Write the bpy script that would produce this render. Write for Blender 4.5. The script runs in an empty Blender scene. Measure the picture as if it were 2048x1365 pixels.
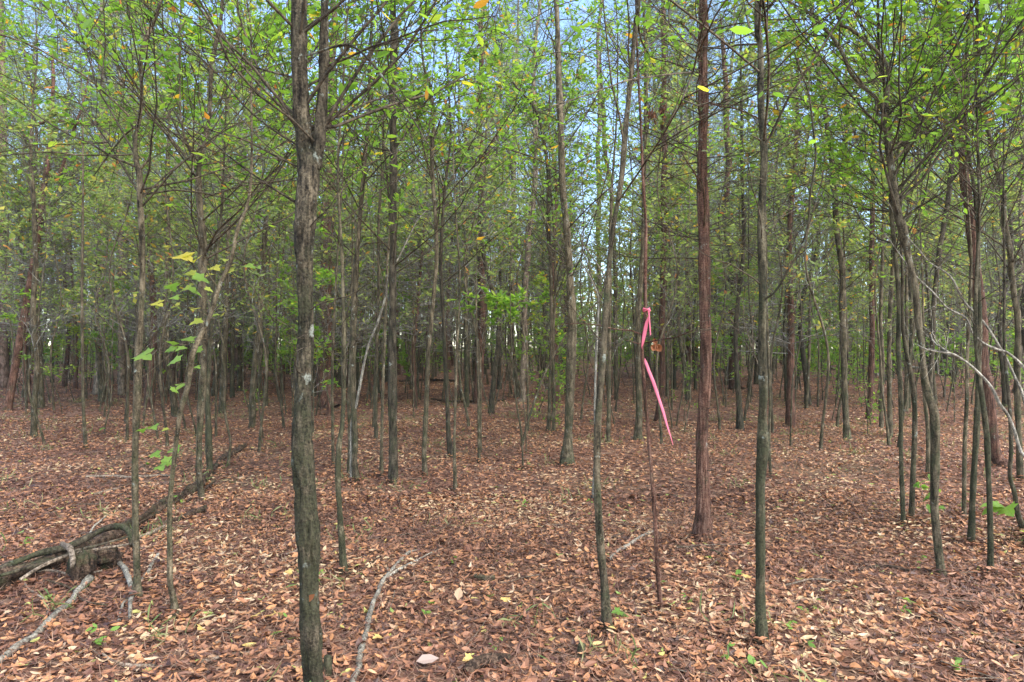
import bpy, math, random
import numpy as np

# ------------------------------------------------------------------ camera, sky, sun, exposure
scene = bpy.context.scene
col = scene.collection
F, HZ, CH = 1365.33, 695.0, 1.6            # focal length in photo pixels, horizon row, eye height
cam_d = bpy.data.cameras.new('camera')
cam = bpy.data.objects.new('camera', cam_d); col.objects.link(cam)
cam.location = (0, 0, CH); cam.rotation_euler = (math.radians(90), 0, 0)
cam_d.sensor_width = 36; cam_d.lens = 24
cam_d.shift_y = (HZ - 682.5) / 2048
cam_d.clip_start = 0.05; cam_d.clip_end = 900
scene.camera = cam

SUN_EL, SUN_AZ = 52, 128                    # degrees; azimuth clockwise from +Y
world = bpy.data.worlds.new('World'); scene.world = world; world.use_nodes = True
wt = world.node_tree; wt.nodes.clear()
sky = wt.nodes.new('ShaderNodeTexSky'); sky.sky_type = 'NISHITA'; sky.sun_disc = False
sky.sun_elevation = math.radians(SUN_EL); sky.sun_rotation = math.radians(SUN_AZ)
sky.altitude = 100; sky.air_density = 1.0; sky.dust_density = 0.25; sky.ozone_density = 2.5
bg = wt.nodes.new('ShaderNodeBackground'); bg.inputs[1].default_value = 0.15
wo = wt.nodes.new('ShaderNodeOutputWorld')
wt.links.new(sky.outputs[0], bg.inputs[0]); wt.links.new(bg.outputs[0], wo.inputs[0])
sun_d = bpy.data.lights.new('sun', 'SUN'); sun_d.energy = 3.2; sun_d.angle = math.radians(70)
sun_d.color = (1, .945, .86)
sun = bpy.data.objects.new('sun', sun_d); col.objects.link(sun)
sun.rotation_euler = (math.radians(90 - SUN_EL), 0, math.radians(180 - SUN_AZ))
sun.location = (0, 0, 30)
vs = scene.view_settings
vs.view_transform = 'Standard'; vs.look = 'None'; vs.gamma = 1; vs.exposure = 1.78
vs.use_curve_mapping = False
scene.cycles.max_bounces = 10; scene.cycles.diffuse_bounces = 7; scene.cycles.transmission_bounces = 8

rng = np.random.default_rng(7)

# ------------------------------------------------------------------ geometry helpers
def ground_z(x, y):
    x = np.asarray(x, float); y = np.asarray(y, float)
    return (.018*np.sin(x*2.3 + .6*np.sin(y*1.4))*np.sin(y*1.9 + .8) + .045*np.sin(x*.55 + 1.3)*np.cos(y*.42) + .02*np.sin(x*1.7 + y*1.1) + .012*np.sin(y*2.6 - x*.8)
            + .008*np.sin(x*4.3)*np.sin(y*3.9) + .25*np.clip((y - 26)/40, 0, 1)*np.sin(x*.11 + .5) + .016*np.clip(y - 15, 0, 60))

def depth_of(px, py):                        # distance of the ground seen at a point of the photograph
    d = CH*F/(py - HZ)
    for _ in range(12):
        z = float(ground_z((px - 1024)/F*d, d)); d = .5*d + .5*(CH - z)*F/(py - HZ)
    return d

def P(px, py, d): return np.array([(px - 1024)/F*d, d, CH - (py - HZ)/F*d])

def norm(v): return v/np.maximum(np.linalg.norm(v, axis=-1, keepdims=True), 1e-9)

class Geo:                                   # collects vertices and polygons for ONE mesh
    def __init__(s): s.v = []; s.f = []; s.t = []; s.n = 0
    def add(s, v, f, tint=None):
        v = np.asarray(v, float).reshape(-1, 3); f = np.asarray(f, int)
        s.v.append(v); s.f.append(f + s.n); s.n += len(v)
        s.t.append(np.zeros(len(f)) if tint is None else np.broadcast_to(np.asarray(tint, float), (len(f),)))
        return s
    def mesh(s, name, mat, smooth=True, origin=None):
        v = np.concatenate(s.v) if s.v else np.zeros((0, 3))
        if origin is not None: v = v - origin
        me = bpy.data.meshes.new(name)
        me.vertices.add(len(v)); me.vertices.foreach_set('co', v.astype(np.float32).ravel())
        nl = sum(f.size for f in s.f); npoly = sum(len(f) for f in s.f)
        if npoly:
            idx = np.concatenate([f.ravel() for f in s.f]); tot = np.concatenate([np.full(len(f), f.shape[1]) for f in s.f])
            start = np.concatenate([[0], np.cumsum(tot)[:-1]])
            me.loops.add(nl); me.loops.foreach_set('vertex_index', idx.astype(np.int32))
            me.polygons.add(npoly); me.polygons.foreach_set('loop_start', start.astype(np.int32))
            me.polygons.foreach_set('use_smooth', np.full(npoly, smooth))
            a = me.attributes.new('tint', 'FLOAT', 'FACE'); a.data.foreach_set('value', np.concatenate(s.t).astype(np.float32))
        me.update(calc_edges=True)
        if mat: me.materials.append(mat)
        return me

def obj(name, data, parent=None, loc=None):
    o = bpy.data.objects.new(name, data); col.objects.link(o)
    if parent is not None: o.parent = parent
    if loc is not None: o.location = loc
    return o

def tag(o, label=None, cat=None, group=None, kind=None):
    for k, x in (('label', label), ('category', cat), ('group', group), ('kind', kind)):
        if x: o[k] = x
    return o

def tubes(G, pts, rad, k=4, tint=0, cap=True):
    """pts (N,n,3), rad (N,n): N tubes of n rings and k sides."""
    pts = np.asarray(pts, float); rad = np.asarray(rad, float)
    if pts.ndim == 2: pts = pts[None]; rad = rad[None]
    N, n, _ = pts.shape
    if N == 0: return
    t = norm(np.gradient(pts, axis=1))
    m = norm(pts[:, -1] - pts[:, 0])
    ref = np.where(np.abs(m[:, :1]) < .75, np.array([[1., 0, 0]]), np.array([[0, 1., 0]]))[:, None, :]
    u = norm(np.cross(t, np.broadcast_to(ref, t.shape))); w = np.cross(t, u)
    th = np.arange(k)/k*2*math.pi
    c = np.cos(th)[None, None, :, None]; s_ = np.sin(th)[None, None, :, None]
    R = rad[..., None, None] if rad.ndim == 2 else rad[..., None]
    V = pts[:, :, None, :] + R*(c*u[:, :, None, :] + s_*w[:, :, None, :])
    i = np.arange(n - 1)[:, None]; j = np.arange(k)[None]; j2 = (j + 1) % k
    q = np.stack([i*k + j, i*k + j2, (i + 1)*k + j2, (i + 1)*k + j], -1).reshape(-1, 4)
    Fq = (q[None] + (np.arange(N)*n*k)[:, None, None]).reshape(-1, 4)
    base = G.n
    G.add(V.reshape(-1, 3), Fq, tint)
    if cap and k >= 5:
        G.f.append(np.concatenate([np.stack([(np.arange(k) + e + a*n*k) + base]) for a in range(N) for e in ((n - 1)*k,)])); G.t.append(np.full(N, float(tint)))

def spline(p, step):                          # Catmull-Rom through rows of p (any columns), resampled
    p = np.asarray(p, float); q = np.vstack([2*p[0] - p[1], p, 2*p[-1] - p[-2]]); out = []
    for i in range(len(p) - 1):
        a, b, c, d = q[i:i + 4]; L = np.linalg.norm((c - b)[:3]); m = max(2, int(math.ceil(L/step)))
        t = (np.arange(m)/m)[:, None]
        out.append(.5*(2*b + (c - a)*t + (2*a - 5*b + 4*c - d)*t**2 + (3*b - a - 3*c + d)*t**3))
    out.append(p[-1:]); return np.vstack(out)

def noise2(r, n, k, sx, sy):                  # smooth value noise on an n by k sheet, periodic in k
    a = r.normal(size=(max(2, int(sx)) + 2, max(3, int(sy))))
    x = np.linspace(0, a.shape[0] - 1.001, n); y = np.arange(k)/k*a.shape[1]
    x0 = x.astype(int); y0 = y.astype(int); fx = (x - x0)[:, None]; fy = (y - y0)[None]
    fx = fx*fx*(3 - 2*fx); fy = fy*fy*(3 - 2*fy); y1 = (y0 + 1) % a.shape[1]; y0 = y0 % a.shape[1]
    return ((a[x0][:, y0]*(1 - fx) + a[x0 + 1][:, y0]*fx)*(1 - fy) + (a[x0][:, y1]*(1 - fx) + a[x0 + 1][:, y1]*fx)*fy)

def walk(r, p0, d0, L, n, wob=.15, up=.0):
    """N random walks -> (N,n+1,3)."""
    N = len(p0); pts = np.zeros((N, n + 1, 3)); pts[:, 0] = p0; d = norm(np.asarray(d0, float)); st = (np.asarray(L)/n)[:, None]
    for i in range(n):
        d = d + r.normal(size=(N, 3))*wob; d[:, 2] += up; d = norm(d); pts[:, i + 1] = pts[:, i] + d*st
    return pts

def at(pts, idx, t):                          # point and direction on walk idx at fraction t
    n = pts.shape[1] - 1; x = np.clip(t, 0, .999)*n; i = x.astype(int); f = (x - i)[:, None]
    a = pts[idx, i]; b = pts[idx, i + 1]; return a*(1 - f) + b*f, norm(b - a)

def rdir(r, N, flat=1.0):
    v = r.normal(size=(N, 3)); v[:, 2] *= flat; return norm(v)

def leaves(G, p, ax, nrm, L, W, tint, hi=False, curl=0.0, fold=.25):
    """N leaves starting at p, along ax; hi: six-sided outline in two halves."""
    ax = norm(ax); sd = norm(np.cross(ax, nrm)); nn = np.cross(sd, ax)
    L = np.broadcast_to(L, (len(p),))[:, None]; W = np.broadcast_to(W, (len(p),))[:, None]
    curl = np.broadcast_to(curl, (len(p),))[:, None]; fold = np.broadcast_to(fold, (len(p),))[:, None]
    curl_ = [np.clip(curl, -.15, .15) if hi is True else curl]
    def pt(t, s, c=0): return p + ax*L*t + sd*W*s + nn*(L*curl_[0]*(t - .45)**2*2 + W*abs(s)*fold*1.3 + c)
    if hi is True:
        V = np.stack([pt(0, 0), pt(.3, .44), pt(.66, .40), pt(1, 0), pt(.66, -.4), pt(.3, -.44)], 1)
        f = np.array([[0, 1, 2, 3], [0, 3, 4, 5]]); k = 6
    elif hi:
        V = np.stack([pt(0, 0), pt(.2, .34), pt(.5, .5), pt(.8, .3), pt(1, 0), pt(.8, -.3), pt(.5, -.5), pt(.2, -.34), pt(.45, 0)], 1)
        f = np.array([[0, 1, 2, 8], [8, 2, 3, 4], [0, 8, 6, 7], [8, 4, 5, 6]]); k = 9
    else:
        V = np.stack([pt(0, 0), pt(.45, .5), pt(1, 0), pt(.45, -.5)], 1); f = np.array([[0, 1, 2, 3]]); k = 4
    Fq = (f[None] + (np.arange(len(p))*k)[:, None, None]).reshape(-1, 4)
    G.add(V.reshape(-1, 3), Fq, np.repeat(np.broadcast_to(tint, (len(p),)), len(f)))

LOBED = np.array([(0, 0), (.14, -.30), (.05, -.52), (.33, -.42), (.52, -.60), (.60, -.24), (.78, -.22), (1, 0), (.78, .22), (.60, .24), (.52, .60), (.33, .42), (.05, .52), (.14, .30)])
def lobed_leaf(G, p, ax, nrm, L, tint):
    ax = norm(np.asarray(ax, float)); sd = norm(np.cross(ax, nrm)); nn = np.cross(sd, ax)
    m = len(LOBED); V = [p + ax*L*.38 + nn*L*.0]
    for t, s in LOBED: V.append(p + ax*L*t + sd*L*s + nn*L*(abs(s)*.16 - (t - .4)**2*.35))
    G.add(np.array(V), np.array([[0, 1 + i, 1 + (i + 1) % m] for i in range(m)]), tint)

# ------------------------------------------------------------------ materials
def mat_new(name):
    m = bpy.data.materials.new(name); m.use_nodes = True; t = m.node_tree; t.nodes.clear()
    return m, t
def nd(t, typ, **kw):
    n = t.nodes.new(typ)
    for k, v in kw.items():
        if k.startswith('_'): setattr(n, k[1:], v)
        else: n.inputs[k].default_value = v
    return n
def ramp(t, fac, stops, interp='LINEAR'):
    r = t.nodes.new('ShaderNodeValToRGB'); r.color_ramp.interpolation = interp
    e = r.color_ramp.elements
    while len(e) < len(stops): e.new(.5)
    for i, (p, c) in enumerate(stops): e[i].position = p; e[i].color = (*c, 1)
    t.links.new(fac, r.inputs[0]); return r.outputs[0]
def mixc(t, fac, a, b):
    m = t.nodes.new('ShaderNodeMix'); m.data_type = 'RGBA'
    if isinstance(fac, float): m.inputs[0].default_value = fac
    else: t.links.new(fac, m.inputs[0])
    for i, x in ((6, a), (7, b)):
        if isinstance(x, tuple): m.inputs[i].default_value = (*x, 1)
        else: t.links.new(x, m.inputs[i])
    return m.outputs[2]
def maprange(t, v, a, b, c=0., d=1.):
    m = nd(t, 'ShaderNodeMapRange'); t.links.new(v, m.inputs[0])
    for i, x in enumerate((a, b, c, d)): m.inputs[1 + i].default_value = x
    return m.outputs[0]
def math_(t, op, a, b):
    m = t.nodes.new('ShaderNodeMath'); m.operation = op
    for i, x in enumerate((a, b)):
        if isinstance(x, (int, float)): m.inputs[i].default_value = x
        else: t.links.new(x, m.inputs[i])
    return m.outputs[0]

def bark(name, dark, mid, light, moss=(.036, .040, .018), moss_amt=0., lichen=.0, sc=(34, 34, 7), rough=.9, bump=.6, fine=1.0, moss_top=2.5):
    m, t = mat_new(name)
    tc = nd(t, 'ShaderNodeTexCoord'); oi = nd(t, 'ShaderNodeObjectInfo')
    mp = nd(t, 'ShaderNodeMapping'); mp.inputs['Scale'].default_value = sc; t.links.new(tc.outputs['Object'], mp.inputs[0])
    n1 = nd(t, 'ShaderNodeTexNoise', Scale=1.0, Detail=6.0, Roughness=.65); t.links.new(mp.outputs[0], n1.inputs[0])
    n2 = nd(t, 'ShaderNodeTexNoise', Scale=7.0, Detail=4.0, Roughness=.6); t.links.new(tc.outputs['Object'], n2.inputs[0])
    n3 = nd(t, 'ShaderNodeTexNoise', Scale=90.0*fine, Detail=3.0, Roughness=.7); t.links.new(tc.outputs['Object'], n3.inputs[0])
    v = math_(t, 'ADD', math_(t, 'MULTIPLY', n1.outputs[0], .6), math_(t, 'MULTIPLY', n3.outputs[0], .4))
    c = ramp(t, v, [(.40, dark), (.49, mid), (.60, light)])
    tone = maprange(t, oi.outputs['Random'], 0, 1, .78, 1.2)
    hs = nd(t, 'ShaderNodeHueSaturation'); t.links.new(c, hs.inputs['Color'])
    t.links.new(math_(t, 'MULTIPLY', tone, maprange(t, n2.outputs[0], .34, .66, .55, 1.45)), hs.inputs['Value']); c = hs.outputs[0]
    if lichen:
        lm = nd(t, 'ShaderNodeTexNoise', Scale=11.0, Detail=5.0, Roughness=.7); t.links.new(tc.outputs['Object'], lm.inputs[0])
        c = mixc(t, maprange(t, lm.outputs[0], .66 - lichen*.2, .72 - lichen*.2, 0, .75), c, (.30, .32, .27))
    if moss_amt:
        mm = nd(t, 'ShaderNodeTexNoise', Scale=4.5, Detail=5.0, Roughness=.75); t.links.new(tc.outputs['Object'], mm.inputs[0])
        sx = nd(t, 'ShaderNodeSeparateXYZ'); t.links.new(tc.outputs['Object'], sx.inputs[0])
        h = maprange(t, sx.outputs[2], 0, moss_top, moss_amt, 0)
        f = maprange(t, math_(t, 'ADD', mm.outputs[0], math_(t, 'MULTIPLY', h, .22)), .55, .68, 0, .9)
        mf = ramp(t, n3.outputs[0], [(.38, tuple(x*.55 for x in moss)), (.62, tuple(x*1.5 for x in moss))])
        c = mixc(t, math_(t, 'MULTIPLY', f, maprange(t, n3.outputs[0], .3, .6, .55, 1)), c, mf)
    bs = nd(t, 'ShaderNodeBsdfPrincipled', Roughness=rough); t.links.new(c, bs.inputs['Base Color'])
    bs.inputs['Specular IOR Level'].default_value = .2
    bp = nd(t, 'ShaderNodeBump', Strength=bump, Distance=.014); t.links.new(v, bp.inputs['Height']); t.links.new(bp.outputs[0], bs.inputs['Normal'])
    out = nd(t, 'ShaderNodeOutputMaterial'); t.links.new(bs.outputs[0], out.inputs[0]); return m

def leafmat(name, stops, trans=.4, rough=.55, spec=.25, tr_gain=(1.1, 1.15, .6)):
    m, t = mat_new(name)
    a = nd(t, 'ShaderNodeAttribute', _attribute_name='tint'); c = ramp(t, a.outputs['Fac'], stops)
    bs = nd(t, 'ShaderNodeBsdfPrincipled', Roughness=rough); bs.inputs['Specular IOR Level'].default_value = spec
    t.links.new(c, bs.inputs['Base Color'])
    out = nd(t, 'ShaderNodeOutputMaterial')
    if trans:
        tr = nd(t, 'ShaderNodeBsdfTranslucent')
        mu = t.nodes.new('ShaderNodeMix'); mu.data_type = 'RGBA'; mu.blend_type = 'MULTIPLY'; mu.inputs[0].default_value = 1; mu.clamp_result = False
        t.links.new(c, mu.inputs[6]); mu.inputs[7].default_value = (*[g*1.6 for g in tr_gain], 1)
        t.links.new(mu.outputs[2], tr.inputs[0])
        mx = nd(t, 'ShaderNodeMixShader', Fac=trans); t.links.new(bs.outputs[0], mx.inputs[1]); t.links.new(tr.outputs[0], mx.inputs[2])
        t.links.new(mx.outputs[0], out.inputs[0])
    else: t.links.new(bs.outputs[0], out.inputs[0])
    return m

BARK = {
 'grey': bark('bark_grey', (0.015, 0.012, 0.007), (0.077, 0.058, 0.034), (0.167, 0.132, 0.083), moss_amt=.55, lichen=.25),
 'big': bark('bark_ridged', (0.007, 0.005, 0.003), (0.048, 0.037, 0.023), (0.130, 0.102, 0.066), moss_amt=1.0, lichen=.28, sc=(46, 46, 9), bump=1.0, moss=(.027, .027, .013), moss_top=3.0),
 'moss': bark('bark_mossy', (0.012, 0.011, 0.006), (0.060, 0.048, 0.027), (0.139, 0.116, 0.071), moss_amt=.9, lichen=.2, moss=(.031, .033, .016), moss_top=3.0),
 'dark': bark('bark_dark', (0.008, 0.007, 0.004), (0.043, 0.033, 0.021), (0.103, 0.082, 0.054), moss_amt=.4, lichen=.1),
 'cedar': bark('bark_red_cedar', (0.019, 0.009, 0.005), (0.081, 0.036, 0.023), (0.174, 0.100, 0.069), sc=(60, 60, 3.2), moss_amt=.12, lichen=.12, bump=.9),
 'pine': bark('bark_pine', (0.042, 0.030, 0.022), (0.150, 0.110, 0.076), (0.299, 0.233, 0.168), sc=(22, 22, 6), moss_amt=.2),
 'redpine': bark('bark_red_pine', (0.035, 0.021, 0.016), (0.117, 0.071, 0.051), (0.214, 0.151, 0.118), sc=(22, 22, 6), moss_amt=.1),
 'dead': bark('bark_bleached', (0.052, 0.046, 0.035), (0.187, 0.163, 0.127), (0.359, 0.321, 0.253), sc=(60, 60, 8), bump=.3),
 'rot': bark('rotten_wood', (0.006, 0.004, 0.002), (0.038, 0.022, 0.014), (0.117, 0.076, 0.049), sc=(30, 30, 5), moss_amt=.2, bump=1.0),
 'stick': bark('stick_wood', (0.035, 0.025, 0.016), (0.156, 0.115, 0.080), (0.312, 0.242, 0.176), sc=(50, 50, 8), bump=.4),
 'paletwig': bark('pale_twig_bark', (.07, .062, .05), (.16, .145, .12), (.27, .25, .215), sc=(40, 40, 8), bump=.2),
 'twig': bark('twig_bark', (0.014, 0.011, 0.006), (0.057, 0.042, 0.026), (0.121, 0.094, 0.062), sc=(40, 40, 8), bump=.2),
}
GREEN = [(0, (.08, .15, .03)), (.3, (.135, .24, .04)), (.6, (.20, .32, .05)), (.82, (.34, .39, .06)), (.9, (.46, .40, .05)), (.96, (.52, .26, .04)), (1, (.42, .13, .04))]
LEAF = leafmat('broad_leaf', GREEN, trans=.52)
LEAF_Y = leafmat('yellowing_leaf', [(0, (.10, .19, .03)), (.4, (.20, .28, .04)), (.7, (.36, .34, .045)), (.9, (.45, .27, .035)), (1, (.40, .12, .03))], trans=.45)
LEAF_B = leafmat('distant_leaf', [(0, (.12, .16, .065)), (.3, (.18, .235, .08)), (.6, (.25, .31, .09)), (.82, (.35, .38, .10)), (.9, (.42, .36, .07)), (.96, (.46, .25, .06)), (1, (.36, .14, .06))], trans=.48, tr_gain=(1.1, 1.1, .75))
NEEDLE = leafmat('pine_needle', [(0, (.09, .13, .075)), (.6, (.13, .18, .10)), (1, (.2, .22, .10))], trans=.3, tr_gain=(1, 1, .8))
CEDARN = leafmat('cedar_spray', [(0, (.08, .10, .05)), (.6, (.13, .15, .07)), (1, (.20, .17, .08))], trans=.3, tr_gain=(1, 1, .8))
DRY = leafmat('dry_leaf', [(0.000, (0.046, 0.022, 0.016)), (0.180, (0.104, 0.045, 0.030)), (0.360, (0.231, 0.102, 0.056)), (0.540, (0.358, 0.165, 0.084)), (0.700, (0.484, 0.222, 0.092)), (0.820, (0.472, 0.286, 0.162)), (0.920, (0.562, 0.405, 0.254)), (0.955, (0.519, 0.339, 0.104)), (0.985, (0.347, 0.385, 0.104)), (1.000, (0.184, 0.271, 0.062))], trans=.12, rough=.5, spec=.35, tr_gain=(1, .8, .6))
STRAW = leafmat('pine_straw', [(0, (.10, .050, .034)), (.5, (.22, .115, .07)), (1, (.34, .22, .15))], trans=0)
GRASS = leafmat('grass_blade', [(0, (.10, .15, .045)), (.5, (.19, .22, .08)), (1, (.36, .31, .16))], trans=.3)

def soil():
    m, t = mat_new('forest_soil')
    tc = nd(t, 'ShaderNodeTexCoord')
    n1 = nd(t, 'ShaderNodeTexNoise', Scale=.35, Detail=4.0); n2 = nd(t, 'ShaderNodeTexNoise', Scale=28.0, Detail=8.0, Roughness=.75)
    vo = nd(t, 'ShaderNodeTexVoronoi', Scale=16.0); vo.feature = 'F1'
    mp = nd(t, 'ShaderNodeMapping'); mp.inputs['Scale'].default_value = (1, 1, 1)
    ns = nd(t, 'ShaderNodeTexNoise', Scale=9.0, Detail=3.0)
    va = nd(t, 'ShaderNodeVectorMath'); va.operation = 'ADD'
    t.links.new(tc.outputs['Object'], ns.inputs[0]); t.links.new(tc.outputs['Object'], va.inputs[0])
    sc = nd(t, 'ShaderNodeVectorMath'); sc.operation = 'SCALE'; sc.inputs['Scale'].default_value = .12; t.links.new(ns.outputs['Color'], sc.inputs[0]); t.links.new(sc.outputs[0], va.inputs[1])
    t.links.new(va.outputs[0], vo.inputs[0])
    for n in (n1, n2): t.links.new(tc.outputs['Object'], n.inputs[0])
    sp = nd(t, 'ShaderNodeSeparateColor'); t.links.new(vo.outputs['Color'], sp.inputs[0])
    c = ramp(t, sp.outputs[0], [(0, (.06, .030, .022)), (.3, (.13, .062, .042)), (.6, (.20, .098, .064)), (.85, (.27, .15, .10)), (1, (.34, .22, .155))])
    c = mixc(t, maprange(t, n2.outputs[0], .35, .6, .75, 0), c, (.06, .034, .025))
    c = mixc(t, maprange(t, n1.outputs[0], .5, .72, 0, .35), c, (.17, .15, .08))
    sx = nd(t, 'ShaderNodeSeparateXYZ'); t.links.new(tc.outputs['Object'], sx.inputs[0])
    c = mixc(t, maprange(t, sx.outputs[1], 30, 60, 0, .5), c, (.11, .12, .05))   # undergrowth mixed in beyond the open stand
    bs = nd(t, 'ShaderNodeBsdfPrincipled', Roughness=.95); t.links.new(c, bs.inputs['Base Color']); bs.inputs['Specular IOR Level'].default_value = .1
    bp = nd(t, 'ShaderNodeBump', Strength=.8, Distance=.03); t.links.new(n2.outputs[0], bp.inputs['Height']); t.links.new(bp.outputs[0], bs.inputs['Normal'])
    out = nd(t, 'ShaderNodeOutputMaterial'); t.links.new(bs.outputs[0], out.inputs[0]); return m
SOIL = soil()
def plain(name, c, rough=.6, trans=0):
    m, t = mat_new(name); tc = nd(t, 'ShaderNodeTexCoord'); n = nd(t, 'ShaderNodeTexNoise', Scale=60.0, Detail=4.0); t.links.new(tc.outputs['Object'], n.inputs[0])
    cc = mixc(t, n.outputs[0], tuple(x*.85 for x in c), tuple(min(1, x*1.12) for x in c))
    bs = nd(t, 'ShaderNodeBsdfPrincipled', Roughness=rough); t.links.new(cc, bs.inputs['Base Color'])
    out = nd(t, 'ShaderNodeOutputMaterial')
    if trans:
        tr = nd(t, 'ShaderNodeBsdfTranslucent'); t.links.new(cc, tr.inputs[0]); mx = nd(t, 'ShaderNodeMixShader', Fac=trans)
        t.links.new(bs.outputs[0], mx.inputs[1]); t.links.new(tr.outputs[0], mx.inputs[2]); t.links.new(mx.outputs[0], out.inputs[0])
    else: t.links.new(bs.outputs[0], out.inputs[0])
    return m
# ------------------------------------------------------------------ ground
def build_ground():
    nx, ny = 150, 230
    u = np.linspace(-1, 1, nx); w = np.linspace(0, 1, ny)
    ys = -6 + 226*w**2.6; X = u[None]*(8 + np.abs(ys[:, None])*1.15); Y = np.repeat(ys[:, None], nx, 1)
    Z = ground_z(X, Y)
    V = np.stack([X, Y, Z], -1).reshape(-1, 3)
    i = np.arange(ny - 1)[:, None]; j = np.arange(nx - 1)[None]
    f = np.stack([i*nx + j, i*nx + j + 1, (i + 1)*nx + j + 1, (i + 1)*nx + j], -1).reshape(-1, 4)
    G = Geo(); G.add(V, f); return tag(obj('ground', G.mesh('ground', SOIL)), kind='structure')
ground = build_ground()

def litter_field(r, n, dmin, dmax, margin=1.25, power=1.0):
    d = dmin*(dmax/dmin)**(r.random(n)**power) if power != 1 else np.sqrt(r.random(n)*(dmax**2 - dmin**2) + dmin**2)
    x = (r.random(n)*2 - 1)*(d*.76*margin + .8)
    return x, d

def litter_leaves(G, r, x, y, size=1.0, hi=True, lift=.0):
    n = len(x); z = ground_z(x, y) + .004 + r.random(n)*.022 + lift
    a = r.random(n)*2*math.pi; ax = np.stack([np.cos(a), np.sin(a), r.normal(size=n)*.15], 1)
    nr = norm(np.stack([r.normal(size=n)*.30, r.normal(size=n)*.30, np.ones(n)], 1))
    broad = r.random(n) < .22
    L = (np.where(broad, .032, .042) + r.random(n)**1.7*.034)*size; W = L*np.where(broad, .62, .24 + .20*r.random(n))*(.8 + .4*r.random(n))
    patch = .5 + .22*np.sin(x*1.9 + 1.7*np.sin(y*1.1)) + .2*np.sin(y*2.7 + x*.9 + 2) + .14*np.sin(x*5.1 - y*3.7)
    tint = np.clip(r.beta(1.1, 1.35, n)*(.56 + .70*patch), 0, .93); s = r.random(n); tint = np.where(s > .988, .955 + r.random(n)*.045, tint)
    cu = r.normal(size=n)*.32 + .12
    leaves(G, np.stack([x, y, z], 1) - ax*L[:, None]*.5, ax, nr, L, W, tint, hi=hi, curl=cu, fold=r.normal(size=n)*.22 + .12)

r1 = np.random.default_rng(11)
G = Geo()
x, y = litter_field(r1, 88000, 1.9, 7.5); litter_leaves(G, r1, x, y, 1.06, hi=2)
x, y = litter_field(r1, 86000, 7.5, 15); litter_leaves(G, r1, x, y, 1.15, hi=False)
x, y = litter_field(r1, 70000, 15, 30, 1.1); litter_leaves(G, r1, x, y, 1.4, hi=False)
x, y = litter_field(r1, 26000, 30, 55, 1.1); litter_leaves(G, r1, x, y, 2.2, hi=False)
tag(obj('leaf_litter', G.mesh('leaf_litter', DRY, smooth=False)), 'brown and tan fallen leaves thickly covering the forest floor', 'leaf litter', kind='stuff')

G = Geo()                                      # pine straw between the leaves
for n, a, b, th in ((48000, 1.8, 7, .0014), (24000, 7, 14, .002)):
    x, y = litter_field(r1, n, a, b); ang = r1.random(n)*2*math.pi; L = .09 + r1.random(n)*.10
    d = np.stack([np.cos(ang), np.sin(ang), r1.normal(size=n)*.12], 1); z = ground_z(x, y) + .012 + r1.random(n)*.02
    leaves(G, np.stack([x, y, z], 1), d, np.tile([0, 0, 1.], (n, 1)), L, th*2.2, r1.random(n), curl=.2, fold=0)
tag(obj('pine_straw', G.mesh('pine_straw', STRAW, smooth=False)), 'dead reddish pine needles strewn among the fallen leaves', 'pine straw', kind='stuff')

G = Geo()                                      # small twigs on the floor
n = 2600; x, y = litter_field(r1, n, 1.8, 22); a = r1.random(n)*2*math.pi
L = .12 + r1.random(n)**2*.55
W_ = walk(r1, np.stack([x, y, ground_z(x, y) + .018], 1), np.stack([np.cos(a), np.sin(a), 0*a], 1), L, 3, .13)
W_[..., 2] = ground_z(W_[..., 0], W_[..., 1]) + .018 + np.abs(r1.normal(size=(n, 1)))*.012
rr = (.0015 + r1.random(n)*.004)[:, None]*np.linspace(1, .4, 4)[None]
tubes(G, W_, rr, 3)
tag(obj('forest_floor_twigs', G.mesh('forest_floor_twigs', BARK['stick'])), 'thin fallen twigs scattered over the leaf litter', 'twigs', kind='stuff')

G = Geo()                                      # thin pale grass
cent = np.stack(litter_field(r1, 300, 2.6, 20), 1)
n = 4200; c = cent[r1.integers(0, len(cent), n)]; p = np.column_stack([c + r1.normal(size=(n, 2))*.11, np.zeros(n)]); p[:, 2] = ground_z(p[:, 0], p[:, 1]) + .005
ax = norm(np.column_stack([r1.normal(size=(n, 2))*.75, np.ones(n)*.8])); L = .06 + r1.random(n)*.13
leaves(G, p, ax, rdir(r1, n), L, .0045, r1.random(n), hi=2, curl=.5, fold=0)
tag(obj('sparse_grass', G.mesh('sparse_grass', GRASS, smooth=False)), 'sparse pale green and straw coloured grass blades between leaves', 'grass', kind='stuff')

# the largest fallen leaves, each its own piece of the ground
r2 = np.random.default_rng(21); lib = []
for i in range(18):
    G = Geo(); broad = i % 3 == 0; L = .05 + .03*r2.random(); W = L*(.55 if broad else .33)
    p0 = np.array([[-L/2, 0, 0.]]); t = [.12, .3, .42, .5, .56, .62, .68, .72, .76, .8, .84, .88, .45, .6, .9, .35, .66, .955][i]
    if i % 6 == 5: lobed_leaf(G, p0[0], (1, 0, .05), (0, 0, 1), L*.95, t)
    else: leaves(G, p0, np.array([[1, 0, .06]]), np.array([[0, r2.normal()*.2, 1]]), L, W, t, hi=2, curl=r2.normal()*.4 + .3, fold=r2.normal()*.3 + .3)
    lib.append(G.mesh('fallen_leaf', DRY, smooth=False))
n = 285; x, y = litter_field(r2, n, 3.15, 5.6, .98)
for i in range(n):
    o = obj('leaf', lib[int(r2.integers(0, 18))], ground, (x[i], y[i], float(ground_z(x[i], y[i])) + .032))
    o.rotation_euler = (r2.normal()*.3, r2.normal()*.3, r2.random()*6.28)

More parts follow.
